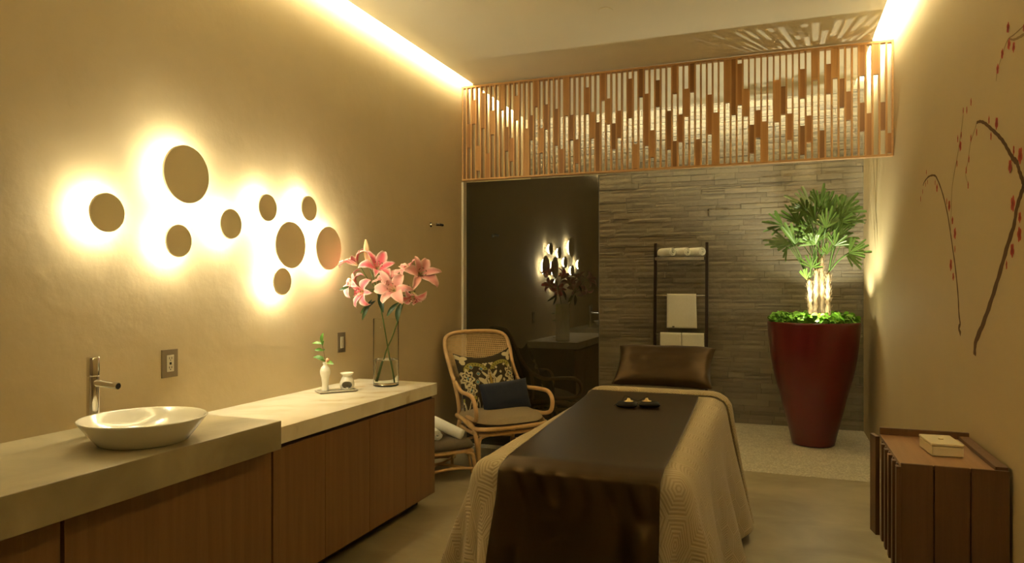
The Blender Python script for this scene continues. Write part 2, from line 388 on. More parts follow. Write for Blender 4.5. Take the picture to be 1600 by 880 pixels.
# ------------------------------------------------------------------ disc wall lamps
LAMPS = [(2.299, 1.881, .088, 'round wall lamp standing apart at the far left of the cluster'),
 (2.750, 2.118, .148, 'largest round wall lamp, topmost of the glowing cluster'),
 (2.699, 1.779, .083, 'small round wall lamp directly below the largest one'),
 (3.057, 1.893, .083, 'small round wall lamp alone right of the largest one, mid-height in the cluster'),
 (3.355, 2.012, .081, 'small round wall lamp, left one of the pair at the upper right'),
 (3.565, 1.805, .145, 'big round wall lamp with a small disc touching its lower edge'),
 (3.745, 2.048, .081, 'small round wall lamp, right one of the pair at the upper right'),
 (3.958, 1.805, .145, 'big round wall lamp nearest the lilies, rightmost of the cluster'),
 (3.487, 1.580, .083, 'lowest small round wall lamp, tucked under the big disc')]
for y, z, r, lb in LAMPS:
    t = thing('wall_lamp', lb, 'wall lamp', (XL, y, z), 0, None)
    d = MB().lathe([(r-.004, .078), (r, .080), (r, .088), (r-.003, .091), (0.0001, .091)], axis='X', seg=56)
    d.lathe([(0.0001, .078), (r-.004, .078)], axis='X', seg=56)
    smooth_angle(d.build('disc', lampface, t, weld=True))
    MB().lathe([(r*.45, 0), (r*.45, .012), (r*.40, .0775), (.0001, .0775)], axis='X', seg=32).build('mount', lampface, t, smooth=False)
    MB().lathe([(r*.62, .048), (r*.62, .066)], axis='X', seg=48)
    g = MB(); R1 = r*.66
    ring = [(0, R1*math.cos(2*PI*k/40), R1*math.sin(2*PI*k/40)) for k in range(40)]
    g.tube([(.058, p[1], p[2]) for p in ring]+[(.058, ring[0][1], ring[0][2])], .008, 8, caps=False)
    g.build('light_ring', glow, t, smooth=True)

# ------------------------------------------------------------------ vanity: worktops, cabinets
tag(MB().box(XL+.001, -2.155, YF+.01, 2.675, .792, .925).build('concrete_worktop', concrete, bevel=.003), 'thick grey-brown concrete worktop carrying the white basin', 'worktop')
tag(MB().box(XL+.001, -2.243, 2.677, 4.452, .785, .868).build('marble_worktop', marble, bevel=.003), 'cream veined marble worktop under the lily vase', 'worktop')
def cabinet(label, y0, y1, doors, zt, xf=-2.262):
    t = thing('vanity_cabinet', label, 'cabinet', (XL, y0, 0))
    X = xf-XL
    MB().box(.001, X-.024, 0, y1-y0, .094, zt-.002).build('carcass', M('carcass_dark', (.05, .024, .010), .6), t)
    MB().box(.001, X-.12, .01, y1-y0-.03, 0.0, .0938).build('plinth', darkrec, t)
    for a, b_ in doors:
        MB().box(X-.022, X, a-y0, b_-y0, .092, zt-.022).build('door', veneer, t, bevel=.0015)
cabinet('wooden cabinet at the left edge of the picture under the concrete worktop', .60, 1.680, [(.604, 1.140), (1.144, 1.677)], .790)
cabinet('wide wooden cabinet with one broad door under the basin end of the concrete worktop', 1.688, 2.738, [(1.692, 2.734)], .790)
cabinet('wooden cabinet with four narrow doors under the marble worktop', 2.744, 4.450, [(2.748, 3.163), (3.166, 3.601), (3.604, 4.037), (4.040, 4.450)], .783)

# basin
bc = (-2.385, 2.12, .925)
bs = thing('vessel_basin', 'white porcelain bowl basin standing on the concrete worktop', 'basin', bc)
prof = [(.0001, .004), (.15, .004), (.156, 0), (.165, .004), (.19, .035), (.2335, .093), (.237, .098), (.2335, .101), (.228, .098), (.20, .070), (.15, .030), (.10, .018), (.03, .015), (.0001, .015)]
MB().lathe(prof[1:], seg=72).build('bowl', porcelain, bs, smooth=True)
MB().lathe([(.0001, .0215), (.018, .021), (.022, .0185), (.022, .0155)], seg=28).build('drain', chrome, bs, smooth=True)
# faucet
fc = thing('basin_faucet', 'tall chrome cylinder tap behind the white basin', 'faucet', (-2.68, 2.13, .925))
smooth_angle(MB().lathe([(.030, 0), (.030, .006), (.0245, .008), (.0245, .248), (.023, .250)], seg=32).build('column', chrome, fc))
smooth_angle(MB().lathe([(.0235, .2502), (.0250, .252), (.0250, .326), (.023, .329), (.0001, .329)], seg=32).build('handle', chrome, fc))
sp_ = MB().tube([(.015, 0, .222), (.06, .003, .218), (.135, .007, .212)], .0145, 20)
spt = sp_.build('spout', chrome, fc); smooth_angle(spt)
MB().tube([(.1346, .007, .21205), (.1362, .0071, .2119)], .0118, 20).build('nozzle', black, fc)

# outlet and switch plates on the left wall
def plate(name, label, cat, y, z, wy, hz):
    t = thing(name, label, cat, (XL, y, z)); MB().box(0, .006, -wy/2, wy/2, -hz/2, hz/2).build('cover_plate', nickel, t, bevel=.001); return t
t = plate('power_outlet', 'square metal plate with ivory double socket on the wall behind the basin', 'outlet', 2.722, 1.158, .10, .142)
MB().box(.0062, .009, -.022, .022, -.042, .042).build('socket_face', ivory, t, bevel=.001)
sl = MB()
for zc in (-.025, .022):
    sl.box(.0091, .0098, -.009, -.006, zc, zc+.010).box(.0091, .0098, .006, .009, zc, zc+.010)
    sl.lathe([(.0001, .0098), (.0028, .0098), (.0028, .009)], (0, 0, zc-.006), 10, 'X')
sl.box(.0091, .0105, -.006, .006, -.006, .006)
sl.build('socket_slots', black, t)
t = plate('light_switch', 'narrow dark metal light switch on the wall left of the lily vase', 'light switch', 4.228, 1.152, .092, .142)
MB().box(.0062, .0105, -.017, .017, -.040, .040).build('rocker', ivory, t, bevel=.0015)
# wall hook
t = thing('wall_hook', 'small chrome wall hook high on the left wall above the armchair', 'hook', (XL, 5.60, 2.10))
MB().lathe([(.022, 0), (.022, .006), (.008, .009), (.008, .055), (.012, .056), (.012, .0575)], axis='X', seg=20).build('stem', chrome, t, smooth=False)
MB().tube([(.0655, 0, -.0), (.068, .055, .004), (.072, .10, .002)], .013, 14).build('peg', M('dark_chrome', (.12, .10, .08), .2, 1), t, smooth=True)
MB().lathe([(.010, .0575), (.010, .064)], axis='X', seg=16).build('collar', chrome, t)

# ------------------------------------------------------------------ lilies in a glass cylinder
vc = (-2.508, 4.20, .868)
vt = thing('glass_vase', 'clear glass cylinder vase part filled with water at the end of the marble', 'vase', vc)
vo = MB().lathe([(.0001, 0), (.082, 0), (.087, .004), (.087, .46), (.0862, .461), (.0845, .46), (.0845, .012), (.080, .010), (.0001, .010)], seg=56).build('glass_cylinder', vglass, vt, weld=True); smooth_angle(vo, 50)
wo = MB().lathe([(.0001, .0102), (.0795, .0102), (.0840, .0122), (.0840, .178), (.0001, .178)], seg=56).build('water', water_m, vt, weld=True); smooth_angle(wo, 50)

def petal(b, M4, ln, wd, curl, ci, ce):
    def fn(t, s):
        s = s*2-1; w_ = wd*math.sin(PI*min(1, t*.93+.05))**.75*(1-.15*t)
        ang = .35+curl*t*t*2.2        # angle away from axis: opens out then recurves
        # integrate
        x = z = 0; n = 10
        for i in range(n):
            tt = t*(i+.5)/n; a = .42+curl*(tt**1.6)*1.9
            x += math.sin(a)*ln*t/n; z += math.cos(a)*ln*t/n
        y = s*w_*.5; z2 = -abs(s)**2*w_*.12*(1-t)
        rip = math.sin(t*19+s*3)*.0045*abs(s)*t
        return M4 @ Vector((x+abs(s)**2*w_*.05, y, z+abs(s)**2*w_*.22+z2+rip))
    def col(t, s):
        e = min(1, abs(s*2-1)**2.2+max(0, t-.78)*2.2); k = .5+.5*math.sin(s*40)*.25
        c = [ci[i]*(1-e)+ce[i]*e for i in range(3)]
        base = max(0, 1-t*4); c = [c[i]*(1-base)+(.62, .66, .25)[i]*base for i in range(3)]
        return tuple(c)
    b.grid(fn, 14, 8, col)
def lily_flower(parent, pos, d, size, pink=1.0, curl=1.0, rs=0):
    rnd = random.Random(rs)
    q = Vector(d).normalized().to_track_quat('Z', 'Y').to_matrix().to_4x4()
    ci = (.84, .14+.36*(1-pink), .22+.26*(1-pink)); ce = (.94, .76, .72) if pink > .6 else (.93, .66, .62)
    b = MB()
    for k in range(6):
        R_ = Matrix.Translation(pos) @ q @ Matrix.Rotation(2*PI*k/6+rnd.uniform(-.2, .2), 4, 'Z') @ Matrix.Rotation(rnd.uniform(-.18, .18), 4, 'X')
        petal(b, R_, size*1.30*rnd.uniform(.85, 1.08), size*(.62 if k % 2 else .42), curl*rnd.uniform(.8, 1.5)*1.18, ci, ce)
    fl = b.build('flower', petal_m, parent, smooth=True, color=True, solid=.0012)
    s = MB()
    for k in range(6):
        an = 2*PI*k/6+.3; dr = Vector((math.cos(an), math.sin(an), 0))
        p = [Vector((0, 0, 0)), dr*size*.07+Vector((0, 0, size*.3)), dr*size*.20+Vector((0, 0, size*.58))]
        s.tube([Matrix.Translation(pos) @ q @ x for x in p], .0012, 5, sm=3)
    s.tube([Matrix.Translation(pos) @ q @ x for x in (Vector((0, 0, 0)), Vector((.003, 0, size*.65)))], .0016, 5)
    s.build('stamen_filaments', M('filament', (.55, .60, .28), .5), fl)
    a = MB()
    for k in range(6):
        an = 2*PI*k/6+.3; dr = Vector((math.cos(an), math.sin(an), 0)); tn = Vector((-dr.y, dr.x, 0))
        c_ = dr*size*.20+Vector((0, 0, size*.59))
        a.tube([Matrix.Translation(pos) @ q @ x for x in (c_-tn*.006, c_, c_+tn*.006)], .0022, 6)
    a.build('anthers', M('anther', (.22, .07, .02), .8), fl)
def leaf(b, p0, p1, wd, sag=.15, up=(0, 0, 1), n=8, roll=0):
    p0, p1 = Vector(p0), Vector(p1); d = p1-p0; L_ = d.length; side = d.cross(Vector(up))
    side = side.normalized() if side.length > 1e-5 else Vector((1, 0, 0))
    side = Matrix.Rotation(roll, 3, d.normalized()) @ side; nrm = side.cross(d).normalized()
    def fn(t, s):
        s = s*2-1; w_ = wd*.5*math.sin(PI*min(1, t*.96+.02))**.8
        return p0+d*t+nrm*(math.sin(PI*t)*L_*sag)+side*s*w_+nrm*abs(s)*w_*.3
    b.grid(fn, n, 4)
s1 = thing('lily_stem', 'cut stem of deep pink lilies with one tall closed bud, left in the glass vase', 'flower', (0, 0, 0))
MB().tube([(-2.449, 4.20, .892), (-2.503, 4.196, 1.187), (-2.544, 4.19, 1.407), (-2.58, 4.18, 1.56), (-2.635, 4.18, 1.70)], lambda t: .0058-.003*t, 8, sm=6).build('stem', stemgreen, s1, smooth=True)
tw = MB()
for e in ((-2.69, 4.15, 1.70), (-2.535, 4.16, 1.65), (-2.68, 4.13, 1.555), (-2.615, 4.10, 1.525)):
    tw.tube([(-2.575, 4.185, 1.53), ((e[0]-2.575)/2, (e[1]+4.185)/2, (e[2]+1.52)/2-.01), e], .003, 6, sm=4)
tw.build('branchlets', stemgreen, s1, smooth=True)
lily_flower(s1, (-2.69, 4.14, 1.695), (-.45, -.35, .75), .115, .8, .75, 1)
lily_flower(s1, (-2.545, 4.14, 1.645), (.45, -.45, .6), .135, 1, .7, 2)
lily_flower(s1, (-2.675, 4.12, 1.545), (-.6, -.55, .45), .125, 1, .95, 3)
lily_flower(s1, (-2.600, 4.09, 1.515), (-.25, -1, -.1), .115, 1, 1.0, 4)
bb = MB()
def budf(t, s):
    r = .021*math.sin(PI*min(1, t*.86+.10))**.8*(1+.14*math.cos(3*2*PI*s)); a = 2*PI*s
    return Vector((-2.638-.018*t+r*math.cos(a), 4.18+r*math.sin(a), 1.70+.175*t))
def budc(t, s):
    e = .5+.5*math.cos(3*2*PI*s); return (.80-.1*(1-e), .30+.30*e*(1-t*.3)+.1*t, .22+.1*e)
bb.grid(budf, 14, 24, budc); bb.build('bud', petal_m, s1, smooth=True, color=True, weld=True)
for a, b_, wd in (((-2.72, 4.12, 1.545), (-2.79, 4.06, 1.525), .026), ((-2.535, 4.17, 1.515), (-2.487, 4.13, 1.372), .042), ((-2.60, 4.17, 1.46), (-2.655, 4.13, 1.315), .032), ((-2.585, 4.19, 1.45), (-2.71, 4.2, 1.36), .030)):
    lb = MB(); leaf(lb, a, b_, wd, .12, up=(.3, -1, .2)); lb.build('leaf', leafdark, s1, smooth=True)
s2 = thing('lily_stem', 'cut stem of pale pink lilies leaning right in the glass vase', 'flower', (0, 0, 0))
MB().tube([(-2.563, 4.215, .894), (-2.524, 4.215, 1.077), (-2.463, 4.215, 1.21), (-2.39, 4.20, 1.387), (-2.345, 4.19, 1.50)], lambda t: .0058-.002*t, 8, sm=6).build('stem', stemgreen, s2, smooth=True)
tw = MB()
for e in ((-2.364, 4.14, 1.515), (-2.43, 4.17, 1.58), (-2.245, 4.18, 1.62), (-2.27, 4.18, 1.52)):
    tw.tube([(-2.352, 4.195, 1.47), ((e[0]-2.352)/2, (e[1]+4.195)/2, (e[2]+1.47)/2-.005), e], .003, 6, sm=4)
tw.build('branchlets', stemgreen, s2, smooth=True)
lily_flower(s2, (-2.375, 4.10, 1.515), (.15, -1, .35), .14, .3, .85, 5)
lily_flower(s2, (-2.43, 4.15, 1.565), (-.2, -.6, .8), .115, .4, .7, 6)
lily_flower(s2, (-2.225, 4.14, 1.625), (.75, -.65, .25), .135, .35, .85, 7)
lily_flower(s2, (-2.265, 4.13, 1.51), (.35, -.45, -.85), .115, .7, .9, 8)
lily_flower(s2, (-2.30, 4.17, 1.64), (-.3, -.4, .8), .095, .6, .8, 9)
for a, b_, wd in (((-2.36, 4.15, 1.44), (-2.372, 4.12, 1.31), .042), ((-2.39, 4.17, 1.44), (-2.46, 4.13, 1.345), .034), ((-2.31, 4.16, 1.56), (-2.285, 4.13, 1.48), .03)):
    lb = MB(); leaf(lb, a, b_, wd, .12, up=(.1, -1, .2)); lb.build('leaf', leafdark, s2, smooth=True)

# ------------------------------------------------------------------ tray, bud vase, oil burner
tc_ = (-2.655, 3.835, .868); ang = math.radians(52)
ty = thing('serving_tray', 'small flat stone tray on the marble worktop', 'tray', tc_, ang)
MB().box(-.125, .125, -.055, .055, .004, .010).box(-.118, .118, -.048, .048, 0.0, .004).build('plate', M('grey_slate', (.28, .24, .18), .4), ty, bevel=.0015)
rim = MB().box(-.125, .125, .051, .055, .010, .014).box(-.125, .125, -.055, -.051, .010, .014).box(-.125, -.121, -.051, .051, .010, .014).box(.121, .125, -.051, .051, .010, .014)
rim.build('rim', porcelain, ty)
bv = thing('bud_vase', 'slim cream ribbed bud vase on the small tray', 'vase', (-2.705, 3.782, .8785))
pr_ = [(.0001, 0), (.024, 0), (.026, .004), (.021, .03), (.020, .05), (.024, .08), (.033, .115), (.034, .13), (.027, .15), (.015, .163), (.014, .172), (.017, .184), (.015, .185), (.012, .178), (.011, .165), (.0001, .16)]
pr2 = []
for (r0, z0), (r1, z1) in zip(pr_[1:], pr_[2:]):
    for k in range(4): pr2.append((r0+(r1-r0)*k/4+.0006*math.sin((z0+(z1-z0)*k/4)*900), z0+(z1-z0)*k/4))
pr2.append(pr_[-1])
MB().lathe(pr2, seg=32).build('body', porcelain, bv, smooth=True)
sg = thing('leafy_sprig', 'green leafy sprig with a small peach bud in the bud vase', 'plant', (-2.705, 3.782, .868+.15))
MB().tube([(0, 0, .0), (0, .0, .05), (-.012, 0, .11), (-.025, 0, .165)], .0016, 6, sm=4).build('twig', M('twig', (.12, .07, .03), .7), sg)
MB().tube([(0.002, 0, .03), (.012, -.004, .045), (.020, -.006, .052)], .0014, 6).build('twig', M('twig2', (.12, .09, .03), .7), sg)
bd = MB().lathe([(.0001, 0), (.010, .006), (.013, .016), (.008, .026), (.0001, .029)], (.022, -.006, .045), 12); bd.build('flower_bud', M('peach', (.8, .42, .26), .6), sg, smooth=True)
for a, b_, wd, r_ in (((-.025, 0, .165), (-.008, -.01, .235), .026, 0), ((-.02, 0, .16), (-.085, -.02, .165), .024, .4), ((-.02, 0, .15), (.005, -.02, .185), .018, .2), ((-.014, 0, .12), (-.045, -.05, .125), .026, 0), ((-.010, 0, .112), (.012, -.02, .13), .020, 0),
    ((-.006, 0, .07), (-.075, -.025, .075), .026, .3), ((.0, 0, .05), (-.05, -.03, .075), .022, .3), ((.012, 0, .048), (.075, -.015, .036), .026, 0)):
    lb = MB(); leaf(lb, a, b_, wd, .1, up=(.2, -1, .6), roll=r_); lb.build('leaf', leafbright, sg, smooth=True)
# burner: pot with arched opening, made by leaving a hole in the wall of the lathe
ob = thing('oil_burner', 'white ceramic oil burner with an arched opening on the small tray', 'oil burner', (-2.612, 3.888, .8785))
bprof = [(.026, 0), (.036, .004), (.043, .018), (.045, .035), (.043, .052), (.036, .070), (.029, .082), (.028, .088)]
def burner():
    seg = 96; vs = []; fs = []
    pf = [(Vector((r, z))) for r, z in bprof]; P2 = []
    for i in range(len(pf)-1):
        for k in range(9): P2.append(pf[i].lerp(pf[i+1], k/9))
    P2.append(pf[-1]); n = len(P2)
    for r, z in P2:
        for k in range(seg): a = 2*PI*k/seg; vs.append((r*math.cos(a), r*math.sin(a), z))
    dirn = math.atan2(-3.888, 2.612)
    for i in range(n-1):
        for k in range(seg):
            a = 2*PI*(k+.5)/seg; da = (a-dirn+PI) % (2*PI)-PI; z = (P2[i].y+P2[i+1].y)/2
            if (da/.78)**2+((z-.033)/.024)**2 < 1: continue
            fs.append((i*seg+k, i*seg+(k+1) % seg, (i+1)*seg+(k+1) % seg, (i+1)*seg+k))
    fs.append(tuple(range(seg-1, -1, -1)))
    b = MB(); b.add(vs, fs); return b
burner().build('pot', porcelain, ob, smooth=True, solid=.004)
MB().lathe([(.027, .0875), (.041, .104), (.043, .110), (.040, .110), (.030, .098), (.0001, .092)], seg=36).build('dish', porcelain, ob, smooth=True)
tl = thing('tealight', 'small white tealight candle inside the oil burner', 'candle', (-2.612, 3.888, .8785+.003))
MB().lathe([(.0001, 0), (.018, 0), (.019, .002), (.019, .015), (.018, .0155), (.0001, .0135)], seg=24).build('cup', shelf_metal, tl, smooth=False)
MB().tube([(0, 0, .0137), (0, .0005, .021)], .0008, 6).build('wick', black, tl)

# ------------------------------------------------------------------ rattan armchair (local frame: front = -Y, right = +X)
TH = .88
ch = thing('rattan_armchair', 'rattan armchair with woven cane back in the corner by the dark glass', 'armchair', (-2.31, 5.76, 0), TH)
RR = .0185
def fr_tube(name, pts, r=RR, sm=7, mat=rattan): return MB().tube(pts, r, 10, sm=sm).build(name, mat, ch, smooth=True)
wb, yb = .335, .40     # back half width, back rake
# one long hoop: arm front - arm - back upright - top - other side
def side_hoop(s):
    # arm: rises from the seat side at the back, runs forward, turns down and returns to the seat rail
    return [(s*.315, .20, .70), (s*.325, .06, .635), (s*.352, -.12, .635), (s*.372, -.25, .625), (s*.375, -.315, .56), (s*.365, -.31, .47), (s*.345, -.24, .435), (s*.32, -.10, .43), (s*.30, .05, .425)]
left = side_hoop(-1); right = side_hoop(1)
top = [(-.325, .30, .83), (-.335, .37, .97), (-.315, .415, 1.07), (-.235, .43, 1.115), (-.10, .437, 1.128), (.10, .437, 1.128), (.235, .43, 1.115), (.315, .415, 1.07), (.335, .37, .97), (.325, .30, .83)]
fr_tube('back_hoop', list(reversed(left))[0:0]+[(-.322, .20, .70)]+top+[(.322, .20, .70)])
for s, pts in ((-1, left), (1, right)): fr_tube('arm', pts)
# second inner stays running from the arm joint down to the seat
for s in (-1, 1):
    fr_tube('back_stay', [(s*.322, .205, .71), (s*.305, .175, .58), (s*.29, .17, .46), (s*.285, .20, .38)])
# seat ring, doubled rail
ringp = [(-.30, .20), (-.335, 0), (-.345, -.20), (-.30, -.315), (-.15, -.345), (.15, -.345), (.30, -.315), (.345, -.20), (.335, 0), (.30, .20), (.15, .235), (-.15, .235), (-.30, .20)]
def ring_z(y, base): return base-.045*max(0, (-y-.0))/.34*0+base*0
fr_tube('seat_rail', [(x, y, .375+(.03 if y > -.1 else -.01)) for x, y in ringp], .020)
fr_tube('lower_rail', [(x*.93, y*.9, .315) for x, y in ringp], .017)
# legs with curved brackets
for sx in (-1, 1):
    fr_tube('leg', [(sx*.29, .05, .40), (sx*.335, -.14, .392), (sx*.345, -.245, .34), (sx*.335, -.275, .20), (sx*.325, -.29, .016)], .0195)
    fr_tube('leg', [(sx*.29, .16, .37), (sx*.29, .22, .22), (sx*.30, .27, .016)], .0195)
    fr_tube('bracket', [(sx*.318, -.275, .06), (sx*.315, -.262, .24), (sx*.275, -.275, .302), (sx*.10, -.297, .312), (0, -.30, .314)], .016)
    fr_tube('side_stretcher', [(sx*.318, -.27, .13), (sx*.305, 0, .15), (sx*.293, .235, .13)], .011)
fr_tube('rear_stretcher', [(-.29, .235, .16), (0, .24, .19), (.29, .235, .16)], .011)
# woven cane back: real strips over a curved back surface
def back_pt(u, v):   # u -1..1 across, v 0..1 up
    z = .46+(1.115-.46)*v
    hw = .285+.04*min(1, v*2) if v < .82 else .325*(1-((v-.82)/.18)**3*.42)
    y = .19+.25*min(1, (v))**.9
    bow = .05*(1-u*u)
    return Vector((u*hw, y+bow*.8*(1-v*.6)*(1 if v < .95 else .4), z))
cn = MB()
NU, NV = 32, 38
def strip_v(u0):
    for d in (-.007, .0):
        pass
for k in range(NU):
    u = -.98+1.96*(k+.5)/NU
    for off in (-.014, .006):
        uu = u+off; wv = .012; vs = []; n = 26
        for i in range(n+1):
            v = i/n; p = back_pt(uu, v); p.y += .0009*math.sin(i*PI+k*PI); a = back_pt(uu+wv, v); a.y += .0009*math.sin(i*PI+k*PI)
            vs += [p, a]
        cn.add(vs, [(2*i, 2*i+1, 2*i+3, 2*i+2) for i in range(n)])
for k in range(NV):
    v = (k+.5)/NV
    for off in (-.006, .003):
        vv = min(1, max(0, v+off)); vs = []; n = 24
        for i in range(n+1):
            u = -1+2*i/n; p = back_pt(u, vv); a = back_pt(u, min(1, vv+.0065)); p.y -= .001; a.y -= .001
            vs += [p, a]
        cn.add(vs, [(2*i, 2*i+1, 2*i+3, 2*i+2) for i in range(n)])
cn.build('cane_panel', cane, ch)
def cushion(w_, h_, t_, n=26, pw=3.2, pinch=.06, wr=0, seed=0, sag=0):
    """closed pillow in its own XZ plane, thickness along Y"""
    b = MB(); rnd = random.Random(seed)
    def surf(sg):
        def fn(a, c_):
            u, v = a*2-1, c_*2-1
            th = (max(0, 1-abs(u)**pw)**.5)*(max(0, 1-abs(v)**pw)**.5)
            x = u*w_/2*(1-pinch*(1-v*v)*(1 if True else 0)*abs(u)); z = v*h_/2*(1-pinch*(1-u*u)*abs(v))
            z -= sag*(1-u*u)*max(0, v)
            wv = wr*noise.noise(Vector((u*3+seed, v*3, sg*5)))*th
            return Vector((x, sg*(t_/2*th+wv), z))
        return fn
    b.grid(surf(-1), n, n); b.grid(surf(1), n, n); return b
sc = MB()
def seatc(t, s):
    a = 2*PI*s; r = t
    sq = (abs(math.cos(a))**4+abs(math.sin(a))**4)**-.25
    x = .335*r*math.cos(a)*min(sq, 1.13); y = -.065+.30*r*math.sin(a)*min(sq, 1.13)
    return x, y, r
def topf(t, s): x, y, r = seatc(t, s); return Vector((x, y, .425+.06*(max(0, 1-r**5))**.5+(.02*y/.3)))
def botf(t, s): x, y, r = seatc(t, s); return Vector((x, y, .418-.022*(max(0, 1-r**6))**.5+(.02*y/.3)))
sc.grid(topf, 14, 48); sc.grid(botf, 14, 48)
sc.build('seat_cushion', taupe, ch, smooth=True, weld=True, label='taupe seat cushion')

def damask(u, v):
    """colour of the patterned fabric at u,v in -1..1"""
    dark = (.050, .038, .022); cream = (.56, .47, .27); lime = (.30, .26, .055); blue = (.10, .22, .24); gold = (.35, .23, .06)
    c = dark
    au = abs(u)
    def blob(cx, cy, rx, ry, lobes, amp, ph=0):
        dx, dy = (u-cx)/rx, (v-cy)/ry; r = math.hypot(dx, dy); th = math.atan2(dy, dx)
        return r/(1+amp*math.cos(lobes*th+ph))
    # lime arcs over the middle
    for cx in (-.46, .46):
        dx, dy = (u-cx)/.42, (v-.30)/.40; r = math.hypot(dx, dy)
        if .62 < r < 1.0 and dy > .15: c = lime
        if .72 < r < .9 and dy > .15 and math.sin(math.atan2(dy, dx)*22) > .72: c = dark
    # central palmette: onion-shaped bloom with a pointed top and flared side petals
    def onion(cx, cy, sx, sy):
        X = abs(u-cx)/sx; Y = (v-cy)/sy
        if Y > 1 or Y < -1: return 9
        half = (.95*math.cos(Y*PI/2)**.8) if Y < 0 else max(0, 1-Y)**.9*(1-.35*math.sin(Y*PI))
        return X/max(.02, half)
    o = onion(0, -.06, .24, .46)
    wing = math.hypot((au-.28)/.17, (v+.10-(au-.28)*.7)/.10)
    leafy = math.hypot((au-.17)/.12, (v-.14-(au-.17)*1.2)/.08)
    if o < 1.18 or wing < 1.2 or leafy < 1.25: c = dark
    if wing < 1 or leafy < 1: c = cream
    if o < 1: c = cream
    if .62 < o < .72: c = dark
    if o < .62 and math.sin(v*34)*math.cos(au*40) > .45: c = dark
    if o < .20: c = gold
    if .2 < o < .30: c = dark
    if math.hypot(u/.17, (v+.58)/.07) < 1: c = cream
    # side palmettes and lower ones
    for cx, cy, s in ((-.80, .08, 1), (.80, .08, 1), (-.74, -.34, .8), (.74, -.34, .8)):
        b = blob(cx, cy, .20*s, .30*s, 7, .20, PI/2)
        if b < 1: c = cream
        if .58 < b < .70: c = dark
        if b < .58 and math.sin(u*46+v*11)*math.sin(v*38-u*9) > .25: c = dark
        if b < .16: c = blue
    for cx, cy in ((-.84, .80), (.84, .80), (-.1, .62), (.12, .62)):
        b = blob(cx, cy, .16 if abs(cx) > .5 else .07, .16 if abs(cx) > .5 else .06, 3, .42, -PI/2)
        if b < 1: c = cream
    # bottom border of small triangles and a lime leaf
    if v < -.55:
        q = (u*4.5) % 1-.5; y_ = (v+.95)/.36
        if 0 < y_ < 1 and abs(q) < .42*(1-y_) : c = cream
        if 0 < y_ < .6 and abs(q) < .18*(1-y_) : c = dark
        if v > -.66 and math.sin(u*17) > .6: c = lime
    for k, (cx, cy) in enumerate([(-.42, .22), (.42, .2), (-.5, -.1), (.5, -.12), (-.3, -.5), (.3, -.5), (-.28, .42), (.28, .42), (-.62, .5), (.6, .48)]):
        d = abs(u-cx)/.055+abs(v-cy)/.065
        if d < 1: c = (blue, cream)[k % 2]
        if 1.25 < d < 1.6: c = cream if k % 2 == 0 else dark
    return c
pc = thing('throw_pillow', 'square dark patterned cushion with cream and lime motifs on the armchair', 'cushion', (0, 0, 0))
b = MB(); W_, H_, T_ = .57, .54, .15
n = 150
def psurf(sg):
    def fn(a, c_):
        u, v = a*2-1, c_*2-1
        th = (max(0, 1-abs(u)**3)**.5)*(max(0, 1-abs(v)**3)**.5)
        x = u*W_/2*(1-.07*(1-v*v)); z = v*H_/2*(1-.05*(1-u*u)*(1))-(.055*(1-u*u) if v > 0 else 0)*v
        return Vector((x, sg*(T_/2*th), z))
    return fn
b.grid(psurf(-1), n, n, lambda a, c_: damask(a*2-1, c_*2-1)); b.grid(psurf(1), 24, 24, lambda a, c_: (.05, .038, .022))
# smooth the sampled colours a little by construction: front face at sample density of ~3 mm
cv_ = b.build('cover', damask_m, pc, smooth=True, color=True)
def chair_world(x, y, z):
    c_, s_ = math.cos(TH), math.sin(TH); return (-2.31+x*c_-y*s_, 5.76+x*s_+y*c_, z)
pc.location = chair_world(-.035, .125, .715); pc.rotation_euler = Euler((math.radians(-20), math.radians(-3), TH), 'XYZ')
pn = thing('lumbar_pillow', 'long navy blue cushion in front of the patterned one on the armchair', 'cushion', chair_world(.075, -.015, .575))
pn.rotation_euler = Euler((math.radians(-16), math.radians(-3), TH+.05), 'XYZ')
cushion(.50, .27, .13, 30, 3.4, .05, .004, 3).build('cover', navy, pn, smooth=True)

# ------------------------------------------------------------------ stool with rolled towels
st = thing('rattan_stool', 'low rattan footstool with a grey-brown padded top beside the armchair', 'stool', (-2.585, 5.155, 0), TH)
def st_tube(name, pts, r=.013, sm=6): return MB().tube(pts, r*1.2, 10, sm=sm).build(name, rattan, st, smooth=True)
hw = .205
st_tube('top_rail', [(-hw, -hw+.04, .225), (-hw+.04, -hw, .225), (hw-.04, -hw, .225), (hw, -hw+.04, .225), (hw, hw-.04, .225), (hw-.04, hw, .225), (-hw+.04, hw, .225), (-hw, hw-.04, .225), (-hw, -hw+.04, .225)], .012, 4)
for sx in (-1, 1):
    for sy in (-1, 1):
        st_tube('leg', [(sx*(hw-.06), sy*(hw), .222), (sx*(hw+.0), sy*(hw+.004), .190), (sx*(hw+.016), sy*(hw+.014), .10), (sx*(hw+.022), sy*(hw+.02), .015)], .013)
        st_tube('brace', [(sx*hw*.99, sy*(hw-.08), .215), (sx*(hw+.0), sy*(hw-.035), .11), (sx*(hw+.004), sy*(hw-.015), .04)], .009)
st_tube('stretcher', [(-hw, -hw, .075), (-.05, -.03, .092), (0, 0, .094), (.05, .03, .092), (hw, hw, .075)], .010)
st_tube('stretcher', [(-hw, hw, .075), (-.05, .03, .088), (0, 0, .090), (.05, -.03, .088), (hw, -hw, .075)], .010)
for sy in (-1, 1): st_tube('side_stretcher', [(-hw-.01, sy*(hw+.012), .085), (0, sy*(hw+.005), .098), (hw+.01, sy*(hw+.012), .085)], .010)
cu = MB()
